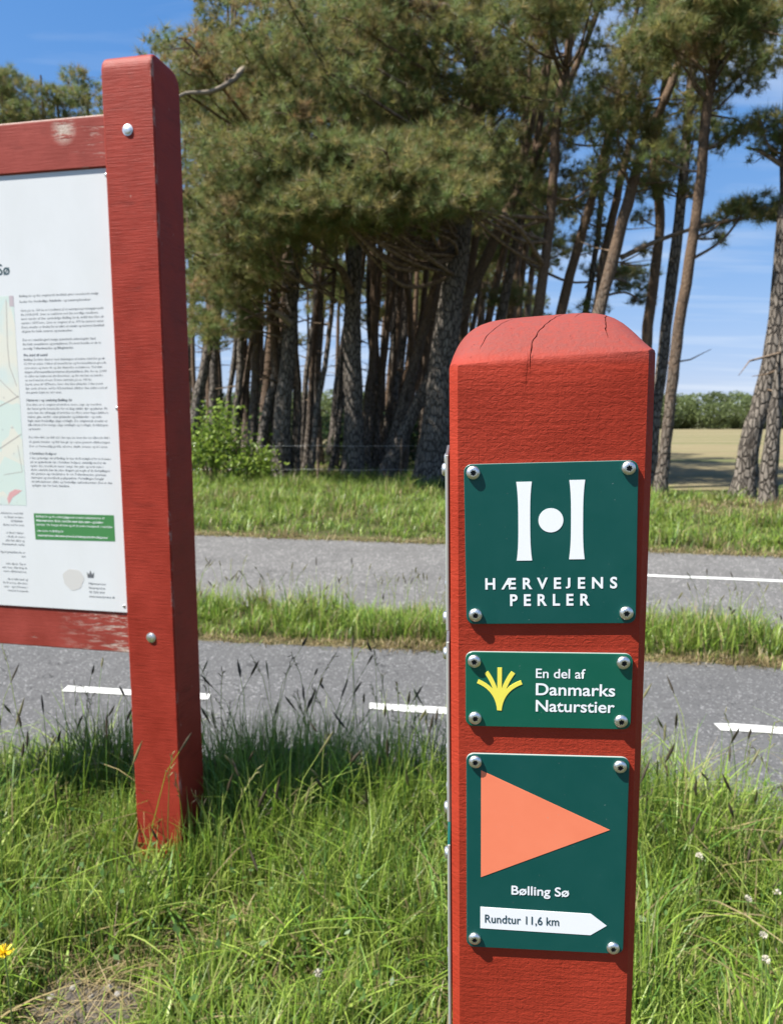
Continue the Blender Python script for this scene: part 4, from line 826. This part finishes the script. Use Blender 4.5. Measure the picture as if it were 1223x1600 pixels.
# ------------------------------------------------------------------ grass
def grass(P, h, w, bend, tint, K=3, rng=RNG, az=None, tipdark=0.0):
    n = len(P); az = rng.uniform(0, 2*np.pi, n) if az is None else az; d = np.stack([np.cos(az), np.sin(az), np.zeros(n)], 1); s = np.stack([-np.sin(az), np.cos(az), np.zeros(n)], 1)
    tw = rng.uniform(-1, 1, n); vs = []; tn = []
    for k in range(K+1):
        t = k/K; c = P+d*(bend*h*t**2)[:, None]; c[:, 2] += h*(t-0.42*np.minimum(bend, 1.6)*t**2.4); ww = w*(1-t**1.6)*0.5*(0.75 if k == 0 else 1)
        sk = s*np.cos(tw*t)[:, None]+d*np.sin(tw*t)[:, None]
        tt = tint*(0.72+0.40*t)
        if k < K: vs += [c-sk*ww[:, None], c+sk*ww[:, None]]; tn += [tt, tt]
        else: vs.append(c); tn.append(tt)
    nv = 2*K+1; V_ = np.stack(vs, 1).reshape(-1, 3); T_ = np.stack(tn, 1).reshape(-1, 3); b = (np.arange(n)*nv)[:, None]
    q = np.concatenate([b+np.array([[2*k, 2*k+1, 2*k+3, 2*k+2]]) for k in range(K-1)]) if K > 1 else np.zeros((0, 4), int)
    tri = b+np.array([[2*K-2, 2*K-1, 2*K]]); return V_, q, tri, T_
GC = 1.25*np.array([[0.135, 0.215, 0.026], [0.175, 0.255, 0.034], [0.210, 0.275, 0.050], [0.095, 0.180, 0.036], [0.245, 0.300, 0.075]])
STRAW = np.array([[0.34, 0.27, 0.13], [0.42, 0.33, 0.18], [0.26, 0.20, 0.10]])
def tints(n, rng, dry=0.06, gain=1.0):
    c = GC[rng.integers(0, len(GC), n)]*rng.uniform(0.55, 1.3, (n, 1))*gain; m = rng.uniform(0, 1, n) < dry; c[m] = STRAW[rng.integers(0, 3, m.sum())]*rng.uniform(0.7, 1.1, (m.sum(), 1)); return c
def sow(name, n, xr, f0, f1, hf, wr, bendr, dry, K, seed, label, keep=None, clump=0, cr_=0.02):
    rng = np.random.default_rng(seed); az = None
    if clump:                              # blades sprout in tussocks and lean outward from their middle
        m = n//clump; CX = rng.uniform(*xr, m); CT = rng.uniform(0, 1, m); ci = rng.integers(0, m, n); off = rng.standard_normal((n, 2))*cr_
        X = CX[ci]+off[:, 0]; CY = np.array(f0(CX))+(np.array(f1(CX))-np.array(f0(CX)))*CT; Y = CY[ci]+off[:, 1]; t = np.clip((Y-f0(X))/(f1(X)-f0(X)), 0, 1); az = np.arctan2(off[:, 1], off[:, 0])+rng.normal(0, 0.7, n); ch = rng.uniform(0.6, 1.25, m)[ci]; cg = rng.uniform(0.7, 1.2, (m, 1))[ci]
    else:
        X = rng.uniform(*xr, n); t = rng.uniform(0, 1, n); Y = np.array(f0(X))+(np.array(f1(X))-np.array(f0(X)))*t; ch = np.ones(n); cg = np.ones((n, 1))
    if keep is not None:
        m = keep(X, Y, rng); X, Y, t, ch, cg = X[m], Y[m], t[m], ch[m], cg[m]; az = az[m] if az is not None else None
    n = len(X); P = np.stack([X, Y, np.where(Y > 14, -0.0123*(Y-14), 0)-0.005], 1); h = hf(X, Y, t, rng)*ch; d = dry(X, Y, t) if callable(dry) else dry
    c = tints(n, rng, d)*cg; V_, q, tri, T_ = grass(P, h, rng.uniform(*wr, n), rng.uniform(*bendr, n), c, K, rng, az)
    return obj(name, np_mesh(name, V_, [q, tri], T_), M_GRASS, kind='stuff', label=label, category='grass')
def soil_keep(X, Y, rng):
    d = ((X+0.76)/0.15)**2+((Y-1.54)/0.19)**2; d2 = ((X+0.72)/0.16)**2+((Y-1.70)/0.08)**2
    inpost = (np.abs(X+0.74) < 0.085) & (np.abs(Y-2.23) < 0.085)
    return (rng.uniform(0, 1, len(X)) < np.clip((d-0.75)*2.2, 0.02, 1)) & (rng.uniform(0, 1, len(X)) < np.clip(d2*0.8, 0.3, 1)) & ~inpost
near0 = lambda X: np.full_like(X, 1.25); near1 = lambda X: 2.60+PA*X
def near_h(X, Y, t, rng):
    k = vnoise(X, Y, 3.0, 1.0); soil = np.clip(np.hypot(X+0.76, Y-1.57)/0.32, 0.4, 1); return (0.14+0.33*k*rng.uniform(0.35, 1.25, len(X)))*soil*np.interp(Y, [1.3, 1.95, 2.3, 2.6], [0.60, 0.62, 0.92, 1.0])*np.clip(0.85+(1-t)*1.5, 0.5, 1)*(0.9+0.25*(X > 0.3)-0.05*(X < -0.85))
sow('lawn_grass', 84000, (-2.4, 2.6), near0, near1, near_h, (0.0034, 0.0082), (0.02, 0.6), 0.05, 4, 1, 'long tangled green grass round the posts', soil_keep, 16, 0.022)
sow('broad_grass', 9500, (-2.2, 2.4), near0, near1, lambda X, Y, t, g: near_h(X, Y, t, g)*1.25, (0.006, 0.012), (0.1, 1.5), 0.12, 6, 2, 'broader bent blades among the long grass', soil_keep, 5, 0.02)
sow('dry_thatch', 9000, (-2.2, 2.4), near0, near1, lambda X, Y, t, g: 0.05+0.10*g.uniform(0, 1, len(X)), (0.0025, 0.005), (1.2, 2.4), 0.85, 4, 3, 'dry straw lying low in the long grass')
sow('tall_tussocks', 5200, (-0.62, 0.30), lambda X: np.full_like(X, 2.28), lambda X: 2.66+PA*X, lambda X, Y, t, g: 0.17+0.26*g.uniform(0, 1, len(X))**1.6, (0.004, 0.008), (0.02, 0.7), 0.03, 4, 8, 'tall dark grass tussocks between the two red posts', None, 45, 0.03)
sow('soil_straw', 420, (-1.1, -0.5), lambda X: np.full_like(X, 1.5), lambda X: np.full_like(X, 2.0), lambda X, Y, t, g: 0.04+0.07*g.uniform(0, 1, len(X)), (0.002, 0.004), (1.4, 2.6), 0.8, 4, 4, 'sparse straw round the bare soil patch')
v0 = lambda X: path_y(X)+0.93; v1 = lambda X: 5.30+RA*X*0.72
vdry = lambda X, Y, t: np.where(t < 0.15, 0.9, np.where(t > 0.93, 0.45, 0.10))
sow('verge_grass', 44000, (-6.5, 8), v0, v1, lambda X, Y, t, g: (0.05+0.26*vnoise(X, Y, 2.2, 3)*g.uniform(0.3, 1.25, len(X)))*np.where(t < 0.14, 0.35, 1)*(1+0.25*(X > 1)), (0.005, 0.010), (0.05, 0.9), vdry, 3, 5, 'strip of green verge grass between cycle path and road', None, 14, 0.035)
sow('dry_path_edge', 5000, (-6.5, 8), lambda X: path_y(X)+0.90, lambda X: path_y(X)+1.06, lambda X, Y, t, g: 0.02+0.05*g.uniform(0, 1, len(X)), (0.004, 0.007), (0.8, 2.4), 0.95, 3, 15, 'dry cut straw along the far edge of the cycle path')
sow('dry_road_edge', 5000, (-8, 9), lambda X: 8.28+RA*X, lambda X: 8.6+RA*X, lambda X, Y, t, g: 0.03+0.07*g.uniform(0, 1, len(X)), (0.007, 0.012), (0.8, 2.2), 0.85, 3, 16, 'dry straw along the far edge of the road')
f0 = lambda X: 8.35+RA*X; f1 = lambda X: np.where(X < 1.5, 18.5, 14.4-0.06*X)
def far_h(X, Y, t, g):
    return (0.06+0.36*vnoise(X, Y, 0.9, 5)*vnoise(X, Y, 3.1, 2)*1.6*g.uniform(0.3, 1.25, len(X)))*np.where(t < 0.05, 0.45, 1)*np.where(X < 1.5, 1, 1-0.35*t)
def fdry(X, Y, t): return np.where(t < 0.03, 0.8, np.clip(0.08+0.9*np.clip(vnoise(X, Y, 0.75, 9)-0.62, 0, 1)+np.where((X > 4.5) & (np.abs(Y-11.3) < 0.9), 0.55, 0), 0, 0.8))
sow('bank_grass', 120000, (-9, 10.5), f0, f1, far_h, (0.009, 0.018), (0.1, 1.0), fdry, 2, 6, 'rough grass bank between the road and the pines', None, 12, 0.06)
sow('grove_floor_grass', 22000, (-18, 3.5), lambda X: np.where(X < 3, 18.0, 14.4), lambda X: np.where(X < 3, 34.0, 17.2), lambda X, Y, t, g: 0.05+0.2*g.uniform(0, 1, len(X))*np.where(X < 3, 1, 0.45), (0.015, 0.03), (0.2, 1.0), 0.12, 2, 7, 'thin grass on the floor of the grove')

# tall flowering grass stalks
def stalks(name, n, xr, f0, f1, hr, seed, label, head=0.07, lw=0.0016, darkhead=0.6):
    rng = np.random.default_rng(seed); acc = Acc()
    for _ in range(n):
        x = rng.uniform(*xr); y = rng.uniform(float(f0(np.array([x]))[0]), float(f1(np.array([x]))[0])); h = rng.uniform(*hr); a = rng.uniform(0, 6.28); ln = rng.uniform(0.05, 0.35)*h; d = np.array([math.cos(a), math.sin(a), 0])
        p = [np.array([x, y, -0.01]), np.array([x, y, 0])+d*ln*0.25+np.array([0, 0, h*0.5]), np.array([x, y, 0])+d*ln*0.62+np.array([0, 0, h*0.85]), np.array([x, y, 0])+d*ln+np.array([0, 0, h])]
        g = GC[rng.integers(0, 5)]*rng.uniform(0.9, 1.3); V_, F_ = tube_arrays(p, [lw, lw*0.9, lw*0.7, lw*0.5], 3, 0, rng); acc.add(V_, F_, g)
        e = p[-1]; dr = (p[-1]-p[-2]); dr /= np.linalg.norm(dr); kind = rng.uniform()
        hc = np.array([0.075, 0.062, 0.040]) if rng.uniform() < darkhead else np.array([0.20, 0.19, 0.085])
        if kind < 0.6:                     # dense spike
            L_ = head*rng.uniform(0.5, 1.1); V_, F_ = tube_arrays([e-dr*L_*0.15, e+dr*L_*0.2, e+dr*L_*0.65, e+dr*L_], [lw*0.8, lw*2.6, lw*2.2, lw*0.3], 5, 0.25, rng); acc.add(V_, F_, hc)
        else:                              # loose panicle
            for j in range(9):
                q = e-dr*head*(j/8)*1.2; s = rng.standard_normal(3)*0.5+dr; s = s/np.linalg.norm(s)*head*rng.uniform(0.15, 0.4)
                V_, F_ = tube_arrays([q, q+s*0.6, q+s], [lw*0.4, lw*1.1, lw*0.3], 3, 0, rng); acc.add(V_, F_, hc*1.4)
    return obj(name, acc.mesh(name), M_GRASS, kind='stuff', label=label, category='grass')
stalks('seeding_grass_stalks', 300, (-1.8, 2.2), lambda X: np.full_like(X, 1.75), near1, (0.26, 0.52), 31, 'tall thin grass stalks with seed heads standing in the near grass')
stalks('dark_seed_stalks', 34, (-0.62, 0.05), lambda X: np.full_like(X, 2.35), lambda X: np.full_like(X, 2.7), (0.38, 0.66), 32, 'dark seed heads standing up in front of the cycle path', 0.06, 0.0017, 0.95)
stalks('verge_stalks', 420, (-4, 6), v0, v1, (0.22, 0.42), 33, 'wispy stalks rising over the road from the verge strip', 0.06, 0.0016, 0.3)

# low broad leaved weeds
def weeds(name, n, xr, yr, seed, label):
    rng = np.random.default_rng(seed); P = np.stack([rng.uniform(*xr, n), rng.uniform(*yr, n), rng.uniform(0.03, 0.17, n)], 1); m = soil_keep(P[:, 0], P[:, 1], rng); P = P[m]
    c = np.array([[0.07, 0.15, 0.035], [0.10, 0.18, 0.05]])[rng.integers(0, 2, len(P))]*rng.uniform(0.8, 1.2, (len(P), 1)); V_, F_, T_ = leaf_quads(P, 0.020, rng, c, 0.9)
    obj(name, np_mesh(name, V_, F_, T_), M_LEAF, kind='stuff', label=label, category='weeds')
weeds('clover_leaves', 1500, (-1.8, 2.2), (1.5, 2.6), 41, 'small rounded weed leaves low in the grass')

# flowers
def flower(loc, kind, label, group=None, seed=0):
    rng = np.random.default_rng(seed+500); h = loc[2]; t = thing('dandelion' if kind == 'y' else 'clover_flower', label, 'flower', (loc[0], loc[1], 0), group=group)
    V_, F_ = tube_arrays([(0.01, 0, -0.01), (0.004, 0, h*0.5), (0, 0, h)], [0.0018]*3, 5); obj('stem', np_mesh('stem', V_, F_), M_STEM, t)
    n = 46 if kind == 'y' else 40; acc = Acc(); d = rng.standard_normal((n, 3)); d[:, 2] = np.abs(d[:, 2])*(0.6 if kind == 'y' else 1)+(0.15 if kind == 'y' else -0.25); d /= np.linalg.norm(d, axis=1)[:, None]
    s = np.cross(d, rng.standard_normal((n, 3))); s /= np.linalg.norm(s, axis=1)[:, None]; L_ = 0.019 if kind == 'y' else 0.010; w = 0.004 if kind == 'y' else 0.003
    o = np.array([0, 0, h]); V_ = np.stack([o+d*0.002-s*w*0.3, o+d*0.002+s*w*0.3, o+d*L_+s*w*0.5, o+d*L_-s*w*0.5], 1).reshape(-1, 3)
    obj('petals', np_mesh('petals', V_, np.arange(4*n).reshape(-1, 4)), M_DAND if kind == 'y' else M_CLOVER, t)
M_STEM = flat('stem', (0.12, 0.17, 0.05), 0.6); M_DAND = flat('dandelion petals', (0.82, 0.60, 0.02), 0.6); M_CLOVER = flat('clover petals', (0.42, 0.39, 0.31), 0.7)
def flow(u, v, Y): p = at(u, v, Y); return (p.x, p.y, max(0.05, p.z))
flower(flow(8, 1489, 1.50), 'y', 'yellow dandelion by the bare soil patch', seed=1)
for k, (u, v, Y) in enumerate([(1092, 1338, 2.05), (1196, 1500, 1.75), (1168, 1405, 1.95), (1192, 1462, 1.82), (497, 1520, 1.72), (1213, 1395, 1.98)]):
    flower(flow(u, v, Y-0.22), 'w', 'small whitish clover flower head in the long grass', 'clover flowers in the grass', seed=10+k)
# pebbles on the bare soil
for k, (x, y, s) in enumerate([(-0.71, 1.68, 0.013), (-0.68, 1.66, 0.010), (-0.80, 1.68, 0.009), (-0.74, 1.65, 0.008), (-0.84, 1.65, 0.011)]):
    bm = bmesh.new(); bmesh.ops.create_icosphere(bm, subdivisions=2, radius=s); rr = random.Random(k)
    for v in bm.verts: v.co *= 1+rr.uniform(-.12, .12); v.co.z *= 0.62
    o = obj('pebble', bm, M_STONE, label='small grey pebble lying on the bare soil', category='stone', group='pebbles on the bare soil'); o.location = (x, y, 0.024); autosmooth(o, 60)
